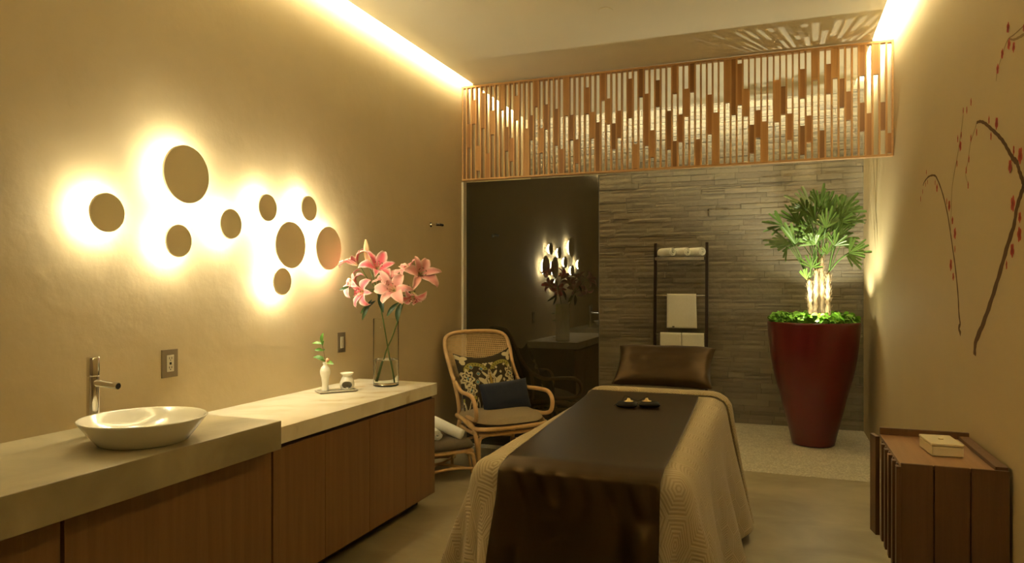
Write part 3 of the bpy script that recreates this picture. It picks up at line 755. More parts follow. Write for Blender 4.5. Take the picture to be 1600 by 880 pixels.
def cuf(sg):
    def fn(a, c_):
        u, v = a*2-1, c_*2-1; e = (max(0, 1-abs(u)**7)*max(0, 1-abs(v)**7))**.5
        k = .235*(1-.06*(u*u*v*v))
        return Vector((u*k, v*k, .265+(.055 if sg > 0 else -.030)*e+(.012*(1-u*u)*(1-v*v) if sg > 0 else 0)))
    return fn
cu.grid(cuf(1), 22, 22); cu.grid(cuf(-1), 22, 22); cu.build('padded_top', greybrown, st, smooth=True, weld=True)
def rolled_towel(label, loc, rot, L_=.24, R_=.042, turns=3.0, group=None):
    t = thing('rolled_towel', label, 'towel', loc, 0, group); t.rotation_euler = rot
    b = MB(); n = int(turns*22); nl = 10
    def fn(a, c_):
        th = turns*2*PI*a; r = .008+(R_-.008)*a**.85; x = (c_-.5)*L_
        e = abs(c_-.5)*2; r2 = r*(1-.06*max(0, e-.85)/.15)
        x += .006*(1-a)*math.copysign(1, c_-.5)*e
        return Vector((x, r2*math.cos(th), r2*math.sin(th)))
    b.grid(fn, n, nl)
    b.build('roll', terry, t, smooth=True, solid=.0085)
    return t
def st_world(x, y, z):
    c_, s_ = math.cos(TH), math.sin(TH); return (-2.585+x*c_-y*s_, 5.155+x*s_+y*c_, z)
rolled_towel('white rolled towel lying aslant on top on the footstool', (-2.49, 5.135, .402), (0, math.radians(24), math.radians(12)), .27, .046)
rolled_towel('white rolled towel with its spiral end showing, lower one on the footstool', (-2.585, 5.075, .369), (0, 0, math.radians(-50)), .22, .043)

# ------------------------------------------------------------------ treatment bed
BX0, BX1, BY0, ZB = -1.195, -.295, 2.62, .835
bed = thing('massage_table', 'massage table under the stripe-patterned cover, its head end raised', 'massage table', ((BX0+BX1)/2, 4.0, 0))
bw = (BX1-BX0)/2-.03
def padbox(x0, x1, y0, y1, z0, z1): return MB().box(x0, x1, y0, y1, z0, z1)
padbox(-bw, bw, BY0-4.0+.035, .80, .70, ZB-.014).build('mattress', vinyl, bed, bevel=.03)
hm = Matrix.Translation((0, .82, .70)) @ Matrix.Rotation(math.radians(21), 4, 'X')
MB().box(-bw+.14, bw-.14, 0, .46, 0, .12, hm).build('headrest', vinyl, bed, bevel=.03)
padbox(-bw+.03, bw-.03, BY0-4.0+.08, 1.3, .62, .698).build('frame', darkwood, bed, bevel=.005)
for sx in (-1, 1):
    for yy in (BY0-4.0+.25, 1.15):
        padbox(sx*(bw-.12)-.03, sx*(bw-.12)+.03, yy-.03, yy+.03, 0, .619).build('leg', darkwood, bed, bevel=.004)
padbox(-bw+.12, bw-.12, BY0-4.0+.23, 1.17, .12, .15).build('stretcher', darkwood, bed)

# coverlet: cloth draped over the table by a small position-based solver
def drape():
    dx = .030
    xs = np.arange(BX0-.72, BX1+.70+1e-6, dx); ys = np.arange(BY0-.74, 4.74+1e-6, dx)
    nx, ny = len(xs), len(ys)
    U, V = np.meshgrid(xs, ys, indexing='ij')
    rs = np.random.RandomState(5)
    x = np.stack([U, V, np.full_like(U, ZB+.02)+.004*np.sin(U*9+V*4)], -1)
    x += rs.normal(0, .0008, x.shape)
    v = np.zeros_like(x); g = np.array([0, 0, -9.8]); dt = .014
    r = .075
    cx, hx = (BX0+BX1)/2, (BX1-BX0)/2-r
    y0, y1 = BY0+r, 5.5
    cons = []
    def batch(di, dj, k):
        L0 = dx*math.hypot(di, dj)
        for a in range(2 if di else 1):
            for b in range(2 if dj else 1):
                for sgn in ((1, -1) if (di and dj) else (1,)):
                    if di: I = np.arange(nx-di); I = I[(I//max(1, di)) % 2 == a]
                    else: I = np.arange(nx)
                    J = np.arange(ny-dj)
                    if dj: J = J[(J//max(1, dj)) % 2 == b]
                    if di and dj and b == 1 and False: continue
                    A = np.ix_(I, J) if sgn == 1 else np.ix_(I, J+dj)
                    B = np.ix_(I+di, J+dj) if sgn == 1 else np.ix_(I+di, J)
                    cons.append((A, B, L0, k))
    batch(1, 0, 1); batch(0, 1, 1); batch(1, 1, .35); batch(3, 0, .12); batch(0, 3, .12)
    for step in range(190):
        v += g*dt; v *= .985 if step < 120 else .95; p = x+v*dt
        for it in range(9):
            for A, B, L0, k in cons:
                pa, pb = p[A], p[B]; d = pb-pa; L = np.sqrt((d*d).sum(-1, keepdims=True))+1e-9
                c = d*(.5*k*(L-L0)/L)
                p[A] = pa+c; p[B] = pb-c
            # rounded box collider
            low = np.clip(ZB-.10-p[..., 2], 0, 1); fl_ = low*(.16+.09*np.sin(p[..., 1]*8.5+1)); qx = np.clip(p[..., 0], cx-hx-fl_*.5, cx+hx+fl_); qy = np.clip(p[..., 1], y0, y1); qz = np.minimum(p[..., 2], ZB-r)
            q = np.stack([qx, qy, qz], -1); d = p-q; L = np.sqrt((d*d).sum(-1))
            inside = (L < r)
            Ls = np.maximum(L, 1e-6)[..., None]
            proj = np.where((L > 1e-6)[..., None], q+d/Ls*r, np.stack([qx, qy, np.full_like(qx, ZB)], -1))
            p = np.where(inside[..., None], proj, p)
            p[..., 2] = np.maximum(p[..., 2], .012)
            if it == 8:   # friction against table and floor
                fr_ = np.where(inside & (p[..., 2] > ZB-.012), 1.0, np.where(inside, .25, 0.))[..., None]
                xy = p[..., :2]; xy0 = x[..., :2]; p[..., :2] = xy*(1-fr_)+xy0*fr_
        v = (p-x)/dt; sp_ = np.sqrt((v*v).sum(-1, keepdims=True)); v *= np.minimum(1, 4.0/np.maximum(sp_, 1e-6)); x = p
    return x, U, V, nx, ny
cl, CU, CV, nx, ny = drape()
# light smoothing of solver noise
for _ in range(2):
    s_ = cl.copy(); s_[1:-1, 1:-1] = (cl[1:-1, 1:-1]*4+cl[2:, 1:-1]+cl[:-2, 1:-1]+cl[1:-1, 2:]+cl[1:-1, :-2])/8; cl = s_
me = bpy.data.meshes.new('coverlet')
me.from_pydata([tuple(q) for q in cl.reshape(-1, 3)], [], [(i*ny+j, (i+1)*ny+j, (i+1)*ny+j+1, i*ny+j+1) for i in range(nx-1) for j in range(ny-1)])
uvl = me.uv_layers.new(name='UVMap'); uu = np.stack([CU, CV], -1).reshape(-1, 2)
lv = np.zeros(len(me.loops), dtype=np.int32); me.loops.foreach_get('vertex_index', lv); uvl.data.foreach_set('uv', uu[lv].ravel())
me.polygons.foreach_set('use_smooth', [True]*len(me.polygons)); me.materials.append(quilt)
cov = bpy.data.objects.new('coverlet', me); C.objects.link(cov)
m_ = cov.modifiers.new('solid', 'SOLIDIFY'); m_.thickness = .007; m_.offset = 1
m_ = cov.modifiers.new('sub', 'SUBSURF'); m_.levels = 1; m_.render_levels = 1
tag(cov, 'beige quilted coverlet with hexagon stripes draped to the floor over the massage table', 'coverlet')
# turned-back border along the head edge: a padded fold, part of the coverlet
eb = MB(); SG = 1
_m = nx//2; SG = 1 if (Vector(cl[_m+1, ny-2])-Vector(cl[_m-1, ny-2])).cross(Vector(cl[_m, ny-6])-Vector(cl[_m, ny-2])).z > 0 else -1
def edge_fn(a, c_):
    i = min(nx-1, int(round(a*(nx-1)))); th = c_*2*PI
    base = Vector(cl[i, ny-2]); p0 = Vector(cl[max(0, i-1), ny-2]); p1 = Vector(cl[min(nx-1, i+1), ny-2])
    tg = (p1-p0).normalized(); inn = (Vector(cl[i, ny-6])-base).normalized(); nr = tg.cross(inn).normalized()
    nr = nr*SG
    return base+nr*(.020+.019*math.sin(th))+inn*(.015+.062*math.cos(th))
eb.grid(edge_fn, nx-1, 14)
ebo = eb.build('turned_border', quilt, cov, smooth=True)
ul = ebo.data.uv_layers.new(name='UVMap'); n_ = len(ebo.data.vertices)
vuv = [(CU[k//15, -1], 4.72+.012*(k % 15)) for k in range(n_)]
for lp in ebo.data.loops: ul.data[lp.index].uv = vuv[lp.vertex_index]

# satin runner lying on the coverlet and hanging over the foot end
pts = cl.reshape(-1, 3)
def top_z(x, y):
    d = (pts[:, 0]-x)**2+(pts[:, 1]-y)**2; k = (d < .05**2) & (pts[:, 2] > .5)
    return pts[k, 2].max() if k.any() else ZB
def front_y(x, z):
    k = (np.abs(pts[:, 0]-x) < .045) & (np.abs(pts[:, 2]-z) < .05) & (pts[:, 1] < BY0+.3)
    return pts[k, 1].min() if k.any() else BY0
run = MB(); NX, NY = 40, 110
ytop = [4.60-(4.60-(BY0+.05))*k/70 for k in range(71)]
ya = np.zeros((NX+1, NY+1, 3))
xl0, xl1, xr0, xr1 = -1.165, -1.035, -.465, -.395
for i in range(NX+1):
    a = i/NX
    for j in range(NY+1):
        if j <= 70:
            t_ = j/70; y = ytop[j]; x = (xl0+(xl1-xl0)*t_**.8)*(1-a)+(xr0+(xr1-xr0)*t_**.6)*a
            z = top_z(x, y)+.014; drop = max(0, (BY0+.09-y))
            ya[i, j] = (x, y, ZB+.019+.001*math.sin(x*14+y*5)-drop*drop*3)
        else:
            s_ = (j-70)/(NY-70); x = xl1*(1-a)+xr1*a
            x += (-.015*(1-a)+.012*a)*s_
            z = ZB+.006-.76*s_**1.15
            y = front_y(x, z)
            ya[i, j] = (x, y, z)
# the hanging part: forward-most profile, smoothed
H = ya[:, 71:, 1].copy(); H = np.minimum(H, BY0+.0)
for _ in range(6):
    Hp = np.pad(H, 1, mode='edge'); Hs = (Hp[2:, 1:-1]+Hp[:-2, 1:-1]+Hp[1:-1, 2:]+Hp[1:-1, :-2]+4*H)/8; H = np.minimum(Hs, H+.01)
for i in range(NX+1):
    for k in range(H.shape[1]):
        s_ = (k+1)/H.shape[1]; a = i/NX
        rip = .010*math.sin(a*11+s_*3.5)*min(1, s_*3)+.007*math.sin(a*23-s_*6+1)*math.exp(-((s_-.14)/.12)**2)*2.6
        ya[i, 71+k, 1] = H[i, k]-.020-.006*math.sin(min(1, s_*6)*PI/2)-abs(rip)
run.grid(lambda a, c_: Vector(ya[int(round(a*NX)), int(round(c_*NY))]), NX, NY)
ro = run.build('satin_runner', satin, smooth=True, solid=.004, subsurf=1)
tag(ro, 'dark brown satin runner laid over the middle of the coverlet and hanging at the foot', 'bed runner')

# pillow leaning on the raised head end
pl = thing('bed_pillow', 'large brown satin pillow at the head of the massage table', 'pillow', (-.745, 5.02, .985))
pl.rotation_euler = Euler((math.radians(-48), 0, math.radians(-1)), 'XYZ')
pb = cushion(.69, .375, .155, 44, 4.2, .07, .010, 11); pb.build('pillowcase', satin_p, pl, smooth=True, subsurf=1)
# hand cymbals on their black pads
def top_at(x, y): return ZB+.0225
for nm, lb, px, py, rz in (('cymbal_cushion', 'small black pad under the left brass cymbal on the satin runner', -.800, 3.99, .10), ('cymbal_cushion', 'small black pad under the right brass cymbal on the satin runner', -.682, 4.035, .22)):
    t = tag(cushion(.125, .075, .034, 16, 4, .05).build(nm, black, smooth=True, weld=True), lb, 'pad')
    t.location = (px, py, top_at(px, py)+.0165); t.rotation_euler = Euler((math.radians(90), 0, rz), 'XYZ')
    t.rotation_euler = (Matrix.Rotation(rz, 3, 'Z') @ Matrix.Rotation(PI/2, 3, 'X')).to_euler()
t = thing('hand_cymbals', 'pair of small domed brass hand cymbals joined by a cord on the black pads', 'cymbals', (-.742, 4.01, top_at(0, 0)+.0345))
for px, py in ((-.790, 3.99), (-.694, 4.03)):
    ox, oy = px+.742, py-4.01
    MB().lathe([(.027, 0), (.027, .002), (.016, .004), (.011, .010), (.006, .0185), (.0001, .019)], (ox, oy, 0), seg=28).build('bell', brass, t, smooth=True)
    MB().tube([(ox, oy, .0185), (ox+.002, oy+.004, .024), (ox, oy+.006, .020)], .0022, 6).build('knot', black, t, smooth=True)
MB().tube([(-.048, -.018, .0235), (-.078, .03, .020), (-.113, .09, -.020), (-.133, .05, -.030), (-.134, -.01, -.030)], .0016, 6, sm=6).tube([(-.048, -.016, .0215), (-.018, .04, -.002), (.002, .05, -.003), (.048, .024, .0215)], .0016, 6, sm=6).build('cord', black, t, smooth=True)

# ------------------------------------------------------------------ ladder towel rack leaning on the stone wall
lx0, lx1, YL = -1.315, -.735, 8.14
ld = thing('towel_ladder', 'dark ladder towel rack with metal shelf and bars against the stone wall', 'towel rack', ((lx0+lx1)/2, YL, 0))
hwL = (lx1-lx0)/2
for sx in (-1, 1):
    mt_ = Matrix.Translation((sx*hwL, 0, 0)) @ Matrix.Rotation(math.radians(-3.0), 4, 'X')
    MB().box(-.017, .017, -.018, .018, .003, 2.055, mt_).build('rail', darkwood, ld, bevel=.004)
def lean(z): return z*math.tan(math.radians(3))
ys = lean(1.87)
MB().box(-hwL+.018, hwL-.018, ys-.16, ys+.02, 1.872, 1.880).box(-hwL+.018, hwL-.018, ys-.162, ys-.155, 1.848, 1.880).build('shelf', shelf_metal, ld, bevel=.001)
MB().box(-hwL+.018, -hwL+.024, ys-.155, ys+.02, 1.848, 1.872).box(hwL-.024, hwL-.018, ys-.155, ys+.02, 1.848, 1.872).build('shelf_bracket', shelf_metal, ld)
for zz in (1.445, 1.0, .55):
    MB().tube([(-hwL+.017, lean(zz)-.03, zz), (hwL-.017, lean(zz)-.03, zz)], .0095, 12).build('bar', shelf_metal, ld, smooth=True)
cxL = (lx0+lx1)/2
for k, (lb, xx) in enumerate((('white rolled towel, left of the three on the ladder shelf', -.165), ('white rolled towel, middle of the three on the ladder shelf', .0), ('white rolled towel, right of the three on the ladder shelf', .165))):
    rolled_towel(lb, (cxL+xx+.015, YL+ys-.09, 1.880+.057), (0, 0, math.radians(-40)), .20, .052, 2.6, 'rolled towels on the ladder shelf')
def hang_towel(label, x0, x1, zbar, ybar, ln, lb2, group=None):
    b = MB(); r = .013; W2 = x1-x0
    def fn(a, c_):
        n = c_*(ln+lb2+PI*r); x = x0+W2*a
        if n < ln: y = -r-.012*(1-n/ln)*(1+.4*math.sin(a*7)); z = -(ln-n); x += .012*(1-n/ln)*(a)
        elif n < ln+PI*r: th = (n-ln)/r; y = -r*math.cos(th); z = r*math.sin(th)
        else: y = r+.004; z = -(n-ln-PI*r)
        return Vector((x-(x0+x1)/2, y, z))
    b.grid(fn, 14, 44)
    o = b.build('hanging_towel', terry, smooth=True, solid=.011); o.location = ((x0+x1)/2, ybar, zbar)
    return tag(o, label, 'towel', group)
hang_towel('large white towel hanging over the middle bar of the towel ladder', -1.175, -.85, 1.449, YL+lean(1.445)-.03, .375, .36)
hang_towel('folded white towel over the low ladder bar, left one, just above the pillow', -1.248, -1.014, 1.004, YL+lean(1.0)-.03, .33, .32)
hang_towel('folded white towel over the low ladder bar, right one, just above the pillow', -1.004, -.762, 1.004, YL+lean(1.0)-.03, .34, .32)
tgm = MB().box(-.012, .012, -.002, .0, -.008, .008).build('towel_tag', M('grey_tag', (.12, .10, .07), .6)); 
tgm.location = (-1.10, YL+lean(1.445)-.03-.034, 1.449-.362)
tgm.parent = bpy.data.objects['hanging_towel']; tgm.location = (-1.10+1.0125, -.033, -.362)

# ------------------------------------------------------------------ red planter, palm and ground cover
PCX, PCY = .34, 7.48
pt_ = thing('planter', 'tall tapering glossy red planter standing on the pebble floor', 'planter', (PCX, PCY, .002))
pp = [(.0001, 0), (.175, 0), (.195, .01), (.215, .10), (.258, .28), (.303, .47), (.352, .65), (.390, .84), (.413, 1.03), (.422, 1.15), (.424, 1.195), (.420, 1.203), (.408, 1.203), (.402, 1.19), (.395, 1.10), (.0001, 1.10)]
def refine(p, k=3):
    P3 = catmull([(a, 0, b) for a, b in p[2:11]], k); return p[1:2]+[(q.x, q.z) for q in P3]+p[11:]
po = MB().lathe(refine(pp)[0:-2], seg=72).build('pot', redlac, pt_, smooth=True)
smooth_angle(po, 50)
MB().lathe([(.400, 1.135), (.398, 1.150), (.30, 1.165), (.0001, 1.17)], seg=40).build('soil', soil, pt_, smooth=True)
palm = thing('lady_palm', 'leafy fan palm with fibrous trunks growing in the red planter', 'palm', (.385, 7.42, 1.16))
OX, OY, OZ = .385, 7.42, 1.16
def W(p): return Vector((p[0]-OX, p[1]-OY, p[2]-OZ))
trunks = [((.315, 7.38, 1.165), (.300, 7.37, 1.62), .022), ((.352, 7.43, 1.165), (.365, 7.40, 1.72), .024), ((.425, 7.44, 1.165), (.415, 7.43, 1.84), .022), ((.465, 7.39, 1.165), (.470, 7.36, 1.68), .025), ((.39, 7.50, 1.165), (.40, 7.52, 1.95), .020)]
rnd = random.Random(21)
for a, b_, r in trunks:
    b = MB(); a_, c_ = W(a), W(b_); n = 22
    b.tube([a_.lerp(c_, i/n)+Vector((.004*math.sin(i*1.7), .004*math.cos(i*1.3), 0)) for i in range(n+1)], lambda t: r*(1+.13*math.sin(t*60))*(1-.25*t), 12)
    for k in range(120):      # ragged fibre sheath
        t = rnd.random(); p = a_.lerp(c_, t); an = rnd.uniform(0, 2*PI); d = Vector((math.cos(an), math.sin(an), 0))
        b.tube([p+d*r*.8, p+d*(r+.004)+Vector((0, 0, .025)), p+d*(r+rnd.uniform(.006, .020))+Vector((rnd.uniform(-.01, .01), 0, rnd.uniform(.03, .06)))], .0012, 3)
    b.build('trunk', fibre, palm, smooth=True)
def fan(hub, direc, R_, root, nseg=8, spread=150, face=None, droop=.12, wid=.105, seed=0, mat=palm_m):
    """one palmate leaf: stalk plus blades radiating from the hub"""
    rn = random.Random(seed)
    if face is None: face = (rn.uniform(-.8, .8), -1, rn.uniform(-.2, 1.0))
    hub = W(hub); root = W(root); spread *= .78; R_ *= rn.uniform(.95, 1.12)
    d = Vector(direc).normalized(); f = Vector(face); f = (f-d*f.dot(d)).normalized(); s = d.cross(f).normalized()
    b = MB()
    for k in range(nseg):
        an = math.radians(-spread/2+spread*k/(nseg-1)+rn.uniform(-7, 7)); dr = d*math.cos(an)+s*math.sin(an); sd = -d*math.sin(an)+s*math.cos(an)
        L_ = R_*(1-.15*abs(an)/math.radians(spread/2))*rn.uniform(.72, 1.1); w_ = R_*wid*rn.uniform(.8, 1.2)
        dp = droop*rn.uniform(.5, 1.5)
        prof_ = [(0, .06), (.25, .6), (.55, 1.0), (.9, 1.0), (1.0, .75)]
        vs = []
        for t, q in prof_:
            c_ = hub+dr*L_*t-Vector((0, 0, 1))*L_*dp*t*t+f*R_*.10*t
            vs += [c_-sd*w_*q*.5+f*w_*.14*q, c_, c_+sd*w_*q*.5+f*w_*.14*q]
        fs = []
        for i in range(len(prof_)-1):
            fs += [(3*i, 3*i+1, 3*i+4, 3*i+3), (3*i+1, 3*i+2, 3*i+5, 3*i+4)]
        b.add(vs, fs)
    fr__ = b.build('frond', mat, palm)
    MB().tube([root, root.lerp(hub, .5)+Vector((0, 0, .02)), hub], .0038, 6, sm=5).build('petiole', petiole_m, fr__, smooth=True)
rt = {k: trunks[k][1] for k in range(5)}
FANS = [((.322, 7.45, 2.302), (-.75, .1, .75), .30, 1, 9, 150, .10), ((.447, 7.50, 2.254), (.05, .1, 1), .28, 2, 9, 130, .08), ((.585, 7.42, 2.25), (.62, 0, .75), .25, 3, 9, 120, .08), ((.68, 7.36, 2.165), (.9, 0, .35), .13, 3, 7, 90, .10),
 ((.065, 7.38, 2.145), (-.85, 0, .35), .20, 0, 8, 130, .10), ((.172, 7.30, 1.955), (.05, -.35, 1), .25, 0, 6, 110, .02), ((.125, 7.36, 1.962), (-.95, -.1, .2), .25, 0, 8, 110, .12), ((.351, 7.27, 2.185), (.1, -.3, 1), .19, 1, 7, 130, .05),
 ((.315, 7.20, 1.725), (.0, -.3, 1), .18, 1, 7, 190, .0), ((.515, 7.27, 1.930), (.35, -.35, .9), .19, 3, 7, 140, .05), ((.64, 7.28, 1.858), (.8, -.2, .5), .19, 3, 8, 120, .08), ((.571, 7.27, 2.155), (.6, -.3, .7), .17, 2, 8, 150, .05),
 ((.620, 7.36, 1.855), (.8, 0, -.35), .18, 3, 8, 120, .15), ((.100, 7.34, 1.960), (-.1, 0, -1), .17, 0, 3, 25, .0), ((.275, 7.33, 1.615), (-.2, -.2, 1), .13, 0, 6, 90, .0), ((.44, 7.26, 2.10), (.1, -.3, .9), .20, 2, 8, 150, .03),
 ((.30, 7.55, 2.14), (-.5, .3, .6), .30, 1, 10, 170, .18), ((.50, 7.58, 2.12), (.3, .3, .8), .30, 2, 10, 170, .18), ((.40, 7.60, 2.02), (0, .5, .7), .28, 4, 10, 180, .2), ((.56, 7.55, 1.98), (.7, .3, .3), .26, 3, 9, 150, .2),
 ((.24, 7.55, 1.98), (-.8, .3, .3), .26, 1, 9, 150, .2), ((.40, 7.42, 2.32), (.05, 0, 1), .22, 4, 8, 110, .06), ((.20, 7.50, 2.18), (-.4, 0, .8), .27, 4, 9, 130, .1), ((.36, 7.40, 1.98), (.2, -.1, .9), .18, 2, 7, 130, .1), ((.46, 7.38, 1.86), (-.1, -.2, .9), .15, 2, 6, 120, .1)]
for i, (hub, d, R_, rk, ns, spd, dr_) in enumerate(FANS):
    fan(hub, d, R_, rt[rk], ns, spd, droop=dr_, seed=i)
rf = random.Random(4)
for i in range(16):
    an = rf.uniform(0, 2*PI); el = rf.uniform(.1, 1.0); hub = (.40+.20*math.cos(an)*rf.uniform(.3, 1), 7.44+.16*math.sin(an), rf.uniform(1.92, 2.32))
    fan(hub, (math.cos(an)*.8, math.sin(an)*.5, el), rf.uniform(.15, .23), rt[i % 5], rf.choice([6, 7, 8]), rf.uniform(70, 150), face=(rf.uniform(-1, 1), rf.uniform(-1, .3), rf.uniform(-.3, .9)), droop=rf.uniform(.02, .2), seed=50+i)
# ground cover: too many small leaves to count
gc = MB(); rnd = random.Random(9)
for k in range(760):
    a = rnd.uniform(0, 2*PI); r = .405*math.sqrt(rnd.random()); x, y = PCX+r*math.cos(a), PCY+r*math.sin(a)
    if (x-.34)**2+(y-7.16)**2 < .05**2: continue
    z = 1.19+rnd.uniform(0, .095)*(1 if r < .37 else .6); s_ = rnd.uniform(.020, .036)
    q = Euler((rnd.uniform(-.9, .9), rnd.uniform(-.9, .9), rnd.uniform(0, 6.3))).to_matrix()
    vs = []; m8 = 8
    for j in range(m8): an = 2*PI*j/m8; vs.append(Vector((x, y, z))+q @ Vector((s_*math.cos(an), s_*.8*math.sin(an), s_*.25*abs(math.sin(an)))))
    vs.append(Vector((x, y, z))); gc.add(vs, [(j, (j+1) % m8, m8) for j in range(m8)])
for k in range(160):
    a = rnd.uniform(0, 2*PI); r = .38*math.sqrt(rnd.random()); x, y = PCX+r*math.cos(a), PCY+r*math.sin(a)
    if (x-.34)**2+(y-7.16)**2 < .06**2: continue
    d = Vector((rnd.uniform(-1, 1), rnd.uniform(-1, 1), 1.3)).normalized(); leaf(gc, (x, y, 1.165), Vector((x, y, 1.165))+d*rnd.uniform(.07, .13), .016, .1, n=4)
tag(gc.build('groundcover_foliage', cover_leaf, smooth=True), 'bright green low leafy planting filling the top of the red planter', 'plants', kind='stuff')
ul_ = thing('uplight_fixture', 'small spike uplight hidden among the leaves in the red planter', 'lamp', (.34, 7.16, 1.165))
MB().lathe([(.006, -.0), (.008, .065), (.020, .070), (.023, .105), (.026, .106), (.026, .112), (.022, .112), (.020, .090), (.0001, .088)], seg=24).build('housing', M('green_housing', (.03, .05, .015), .6), ul_, smooth=False)

# ------------------------------------------------------------------ side cabinet and box
SX0, SX1, SY0, SY1, SZ = .482, .862, 3.275, 3.915, .815
sc_ = thing('side_cabinet', 'dark walnut side cabinet with upright battens against the right wall', 'cabinet', ((SX0+SX1)/2, (SY0+SY1)/2, 0))
cx_, cy_ = (SX0+SX1)/2, (SY0+SY1)/2
def sb(x0, x1, y0, y1, z0, z1): return MB().box(x0-cx_, x1-cx_, y0-cy_, y1-cy_, z0, z1)
sb(SX0+.02, SX1, SY0+.014, SY1, .33, SZ-.016).build('body', walnut, sc_, bevel=.002)
sb(SX0+.07, SX1-.02, SY0+.07, SY1-.05, 0, .329).build('plinth', darkrec, sc_)
for x0, x1 in ((SX0+.001, .598), (.604, .727), (.733, SX1)):
    sb(x0, x1, SY0, SY0+.0135, .33, SZ+.004).build('end_board', walnut, sc_, bevel=.0015)
tp = MB()
sb(SX0+.0, SX1, SY0+.0140, SY1, SZ-.0155, SZ).build('top_board', walnut_top, sc_, bevel=.001)
sb(SX0, SX1, SY1-.018, SY1, SZ+.0003, SZ+.034).build('rim', walnut, sc_, bevel=.0015)
sb(SX1-.045, SX1, SY0+.014, SY1-.0185, SZ+.0003, SZ+.016).build('rim', walnut, sc_, bevel=.0015)
k = 0
for y0, y1, ox in ((3.277, 3.315, -.012), (3.335, 3.365, -.002), (3.385, 3.425, -.012), (3.445, 3.47, -.002), (3.495, 3.535, -.012), (3.555, 3.58, -.002), (3.60, 3.645, -.012), (3.665, 3.69, -.002), (3.71, 3.75, -.012), (3.78, 3.80, -.002)):
    sb(SX0+ox-.004, SX0+.0198, y0, y1, .345, SZ-.012).build('batten', walnut, sc_, bevel=.0015)
mt_ = Matrix.Translation((SX0-cx_-.02, 3.83-cy_, 0)) @ Matrix.Rotation(math.radians(10), 4, 'Z')
MB().box(-.008, .012, 0, .085, .335, SZ+.002, mt_).build('door_leaf', walnut, sc_, bevel=.002)
bx = thing('lidded_box', 'small square cream lidded box on the dark side cabinet', 'box', (.684, 3.582, SZ+.0005), math.radians(4))
MB().box(-.061, .061, -.10, .10, 0, .042).build('base', creambox, bx, bevel=.004)
MB().box(-.063, .063, -.102, .102, .0435, .056).build('lid', creambox, bx, bevel=.004)
MB().lathe([(.010, .0562), (.010, .059), (.007, .0605), (.0001, .0605)], seg=16).build('emblem', M('gilt', (.55, .42, .2), .4, .6), bx)

# ------------------------------------------------------------------ painted branches on the right wall
WX = XR-.0008
def ribbon(b, pts, w0, w1, x=WX, sm=5):
    P = catmull([(0, y, z) for y, z in pts], sm); n = len(P); vs = []
    for i in range(n):
        t = (P[min(i+1, n-1)]-P[max(i-1, 0)]).normalized(); s = Vector((0, -t.z, t.y)); w_ = (w0+(w1-w0)*i/(n-1))/2*(1+.15*math.sin(i*1.9))
        for q in (-1, 1): vs.append((x, P[i].y+s.y*w_*q, P[i].z+s.z*w_*q))
        for q in (-1, 1): vs.append((x+.0006, P[i].y+s.y*w_*q, P[i].z+s.z*w_*q))
    fs = []
    for i in range(n-1):
        a = 4*i; c_ = 4*(i+1); fs += [(a, a+1, c_+1, c_), (a, c_, c_+2, a+2), (a+1, a+3, c_+3, c_+1)]
    b.add(vs, fs)
MUR_UP = [(3.342,2.591,.023),(3.329,2.52,.024),(3.27,2.49,.022),(3.418,2.509,.022),(3.483,2.465,.023),(3.152,2.524,.016)]
MUR_MID = [(3.813,2.267,.02),(3.915,2.259,.02),(3.952,2.166,.021),(4.003,2.12,.02),(3.967,2.041,.02),(3.611,2.279,.02),(3.498,2.24,.028),(3.58,2.202,.02),(3.269,2.084,.021),(3.191,2.05,.034),(3.315,2.029,.029),(3.28,1.876,.034),(3.196,1.814,.023),(3.201,1.749,.031),(3.288,1.692,.03),(3.361,1.636,.02)]
MUR_LEFT = [(4.978,2.258,.018),(4.941,2.193,.017),(5.004,2.187,.018),(5.095,2.153,.018),(5.162,2.114,.021),(4.722,2.159,.019),(4.672,2.12,.026),(4.423,2.014,.021),(4.365,1.984,.032),(4.29,1.898,.023),(4.236,1.826,.033),(4.236,1.744,.021),(4.327,1.664,.034),(4.272,1.601,.023),(3.913,2.432,.021),(4.062,2.426,.019),(3.992,2.412,.02),(4.175,2.307,.021),(4.102,2.312,.02),(4.121,2.26,.028),(4.192,2.184,.02)]
BR_LEFT = [(4.115,1.306),(4.158,1.339),(4.128,1.357),(4.153,1.41),(4.175,1.513),(4.232,1.651),(4.281,1.738),(4.337,1.833),(4.418,1.956),(4.544,2.083),(4.677,2.177),(4.762,2.207),(4.91,2.221),(5.036,2.209),(5.088,2.191)]
BR_LEFT2 = [(4.337,1.833),(4.318,1.989),(4.3,2.074),(4.246,2.153),(4.192,2.211),(4.136,2.29),(4.1,2.342),(4.065,2.407)]
BR_RIGHT = [(3.851,1.226),(3.833,1.289),(3.712,1.377),(3.583,1.485),(3.464,1.598),(3.353,1.712),(3.27,1.787),(3.238,1.848),(3.189,1.897),(3.15,1.928),(3.171,1.957),(3.205,1.993),(3.232,2.029),(3.283,2.055),(3.342,2.098),(3.404,2.143),(3.485,2.188),(3.587,2.237),(3.678,2.279),(3.755,2.304),(3.815,2.312)]
BR_RIGHT2 = [(3.815,2.312),(3.839,2.293),(3.887,2.264),(3.93,2.233),(3.974,2.157),(4.019,2.107),(3.985,2.056)]
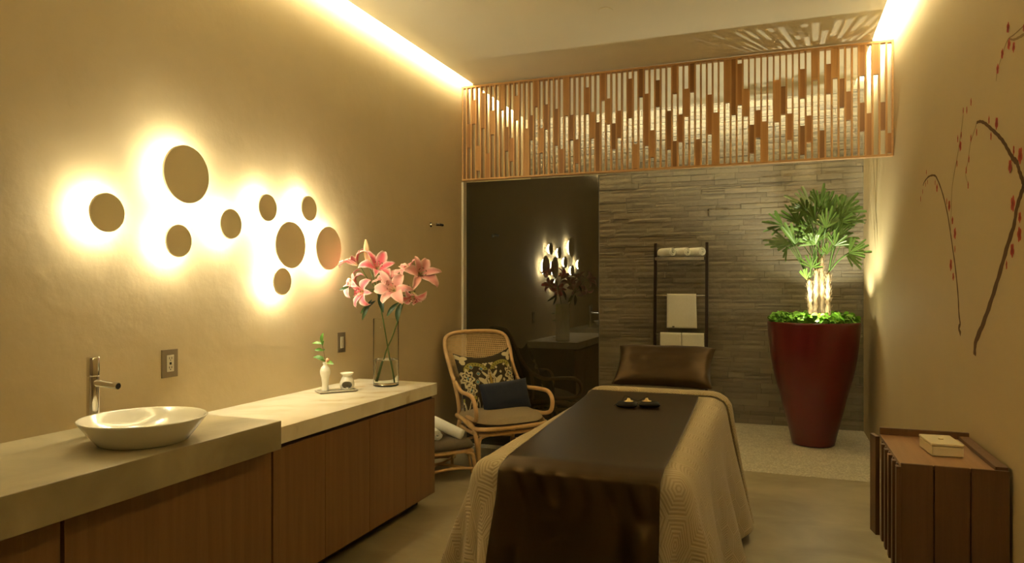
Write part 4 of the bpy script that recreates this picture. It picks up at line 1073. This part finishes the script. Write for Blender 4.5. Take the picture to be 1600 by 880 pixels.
BR_UP = [(2.95,2.43),(3.05,2.47),(3.111,2.491),(3.144,2.498),(3.215,2.508),(3.277,2.521),(3.332,2.544)]
BR_UP2 = [(3.0,2.53),(3.144,2.532),(3.268,2.538),(3.351,2.543),(3.42,2.505),(3.491,2.46),(3.505,2.421)]
def painting(label, blossoms, brs, seed):
    t = thing('painted_branch', label, 'wall painting', (0, 0, 0)); rn = random.Random(seed)
    for pts, w0, w1, m in brs:
        b = MB(); ribbon(b, pts, w0, w1); b.build('branch', m, t)
    for y, z, r in blossoms:
        b = MB(); vs = []; cs = []; n = 40; ph = rn.uniform(0, 6.3)
        small = r < .022
        for k_ in range(n):
            a = 2*PI*k_/n; rr = r*(.72+.28*abs(math.cos(2.5*a+ph)))*(1 if not small else (.75+.25*abs(math.sin(a))))
            wy = rr*math.cos(a)*(.62 if small else .85); vs.append((WX-.0004, y+wy, z+rr*math.sin(a)))
        vs.append((WX-.0004, y, z)); b.add(vs, [(k_, (k_+1) % n, n) for k_ in range(n)])
        edge = (.42, .062, .040); mid = (.17, .020, .016)
        if not small and rn.random() < .5: edge = (.50, .10, .065)
        b.c = [tuple(e*rn.uniform(.85, 1.12) for e in edge) for _ in range(n)]+[mid]
        b.build('blossom', blossom_m, t, color=True)
painting('painted plum branch on the right wall nearest the planter, arching left with small red blossoms', MUR_LEFT, [(BR_LEFT, .024, .008, branchp), (BR_LEFT2, .007, .003, branchp2)], 1)
painting('painted thick plum branch rising at the right edge of the picture with larger red blossoms', MUR_MID, [(BR_RIGHT[:10], .042, .032, branchp), (BR_RIGHT[9:], .030, .012, branchp), (BR_RIGHT2, .006, .003, branchp2)], 2)
painting('painted twig with six red buds high at the right edge of the right wall', MUR_UP, [(BR_UP, .020, .006, branchp2), (BR_UP2, .006, .003, branchp2)], 3)

# sprinkler cover on the ceiling
spk = thing('sprinkler_cover', 'round flat sprinkler cover on the ceiling', 'sprinkler', (-1.142, 4.93, ZC))
MB().lathe([(.0001, -.009), (.050, -.009), (.052, -.007), (.052, -.005), (.046, -.0045), (.046, 0)], seg=40).build('cover_disc', white_ceiling, spk)
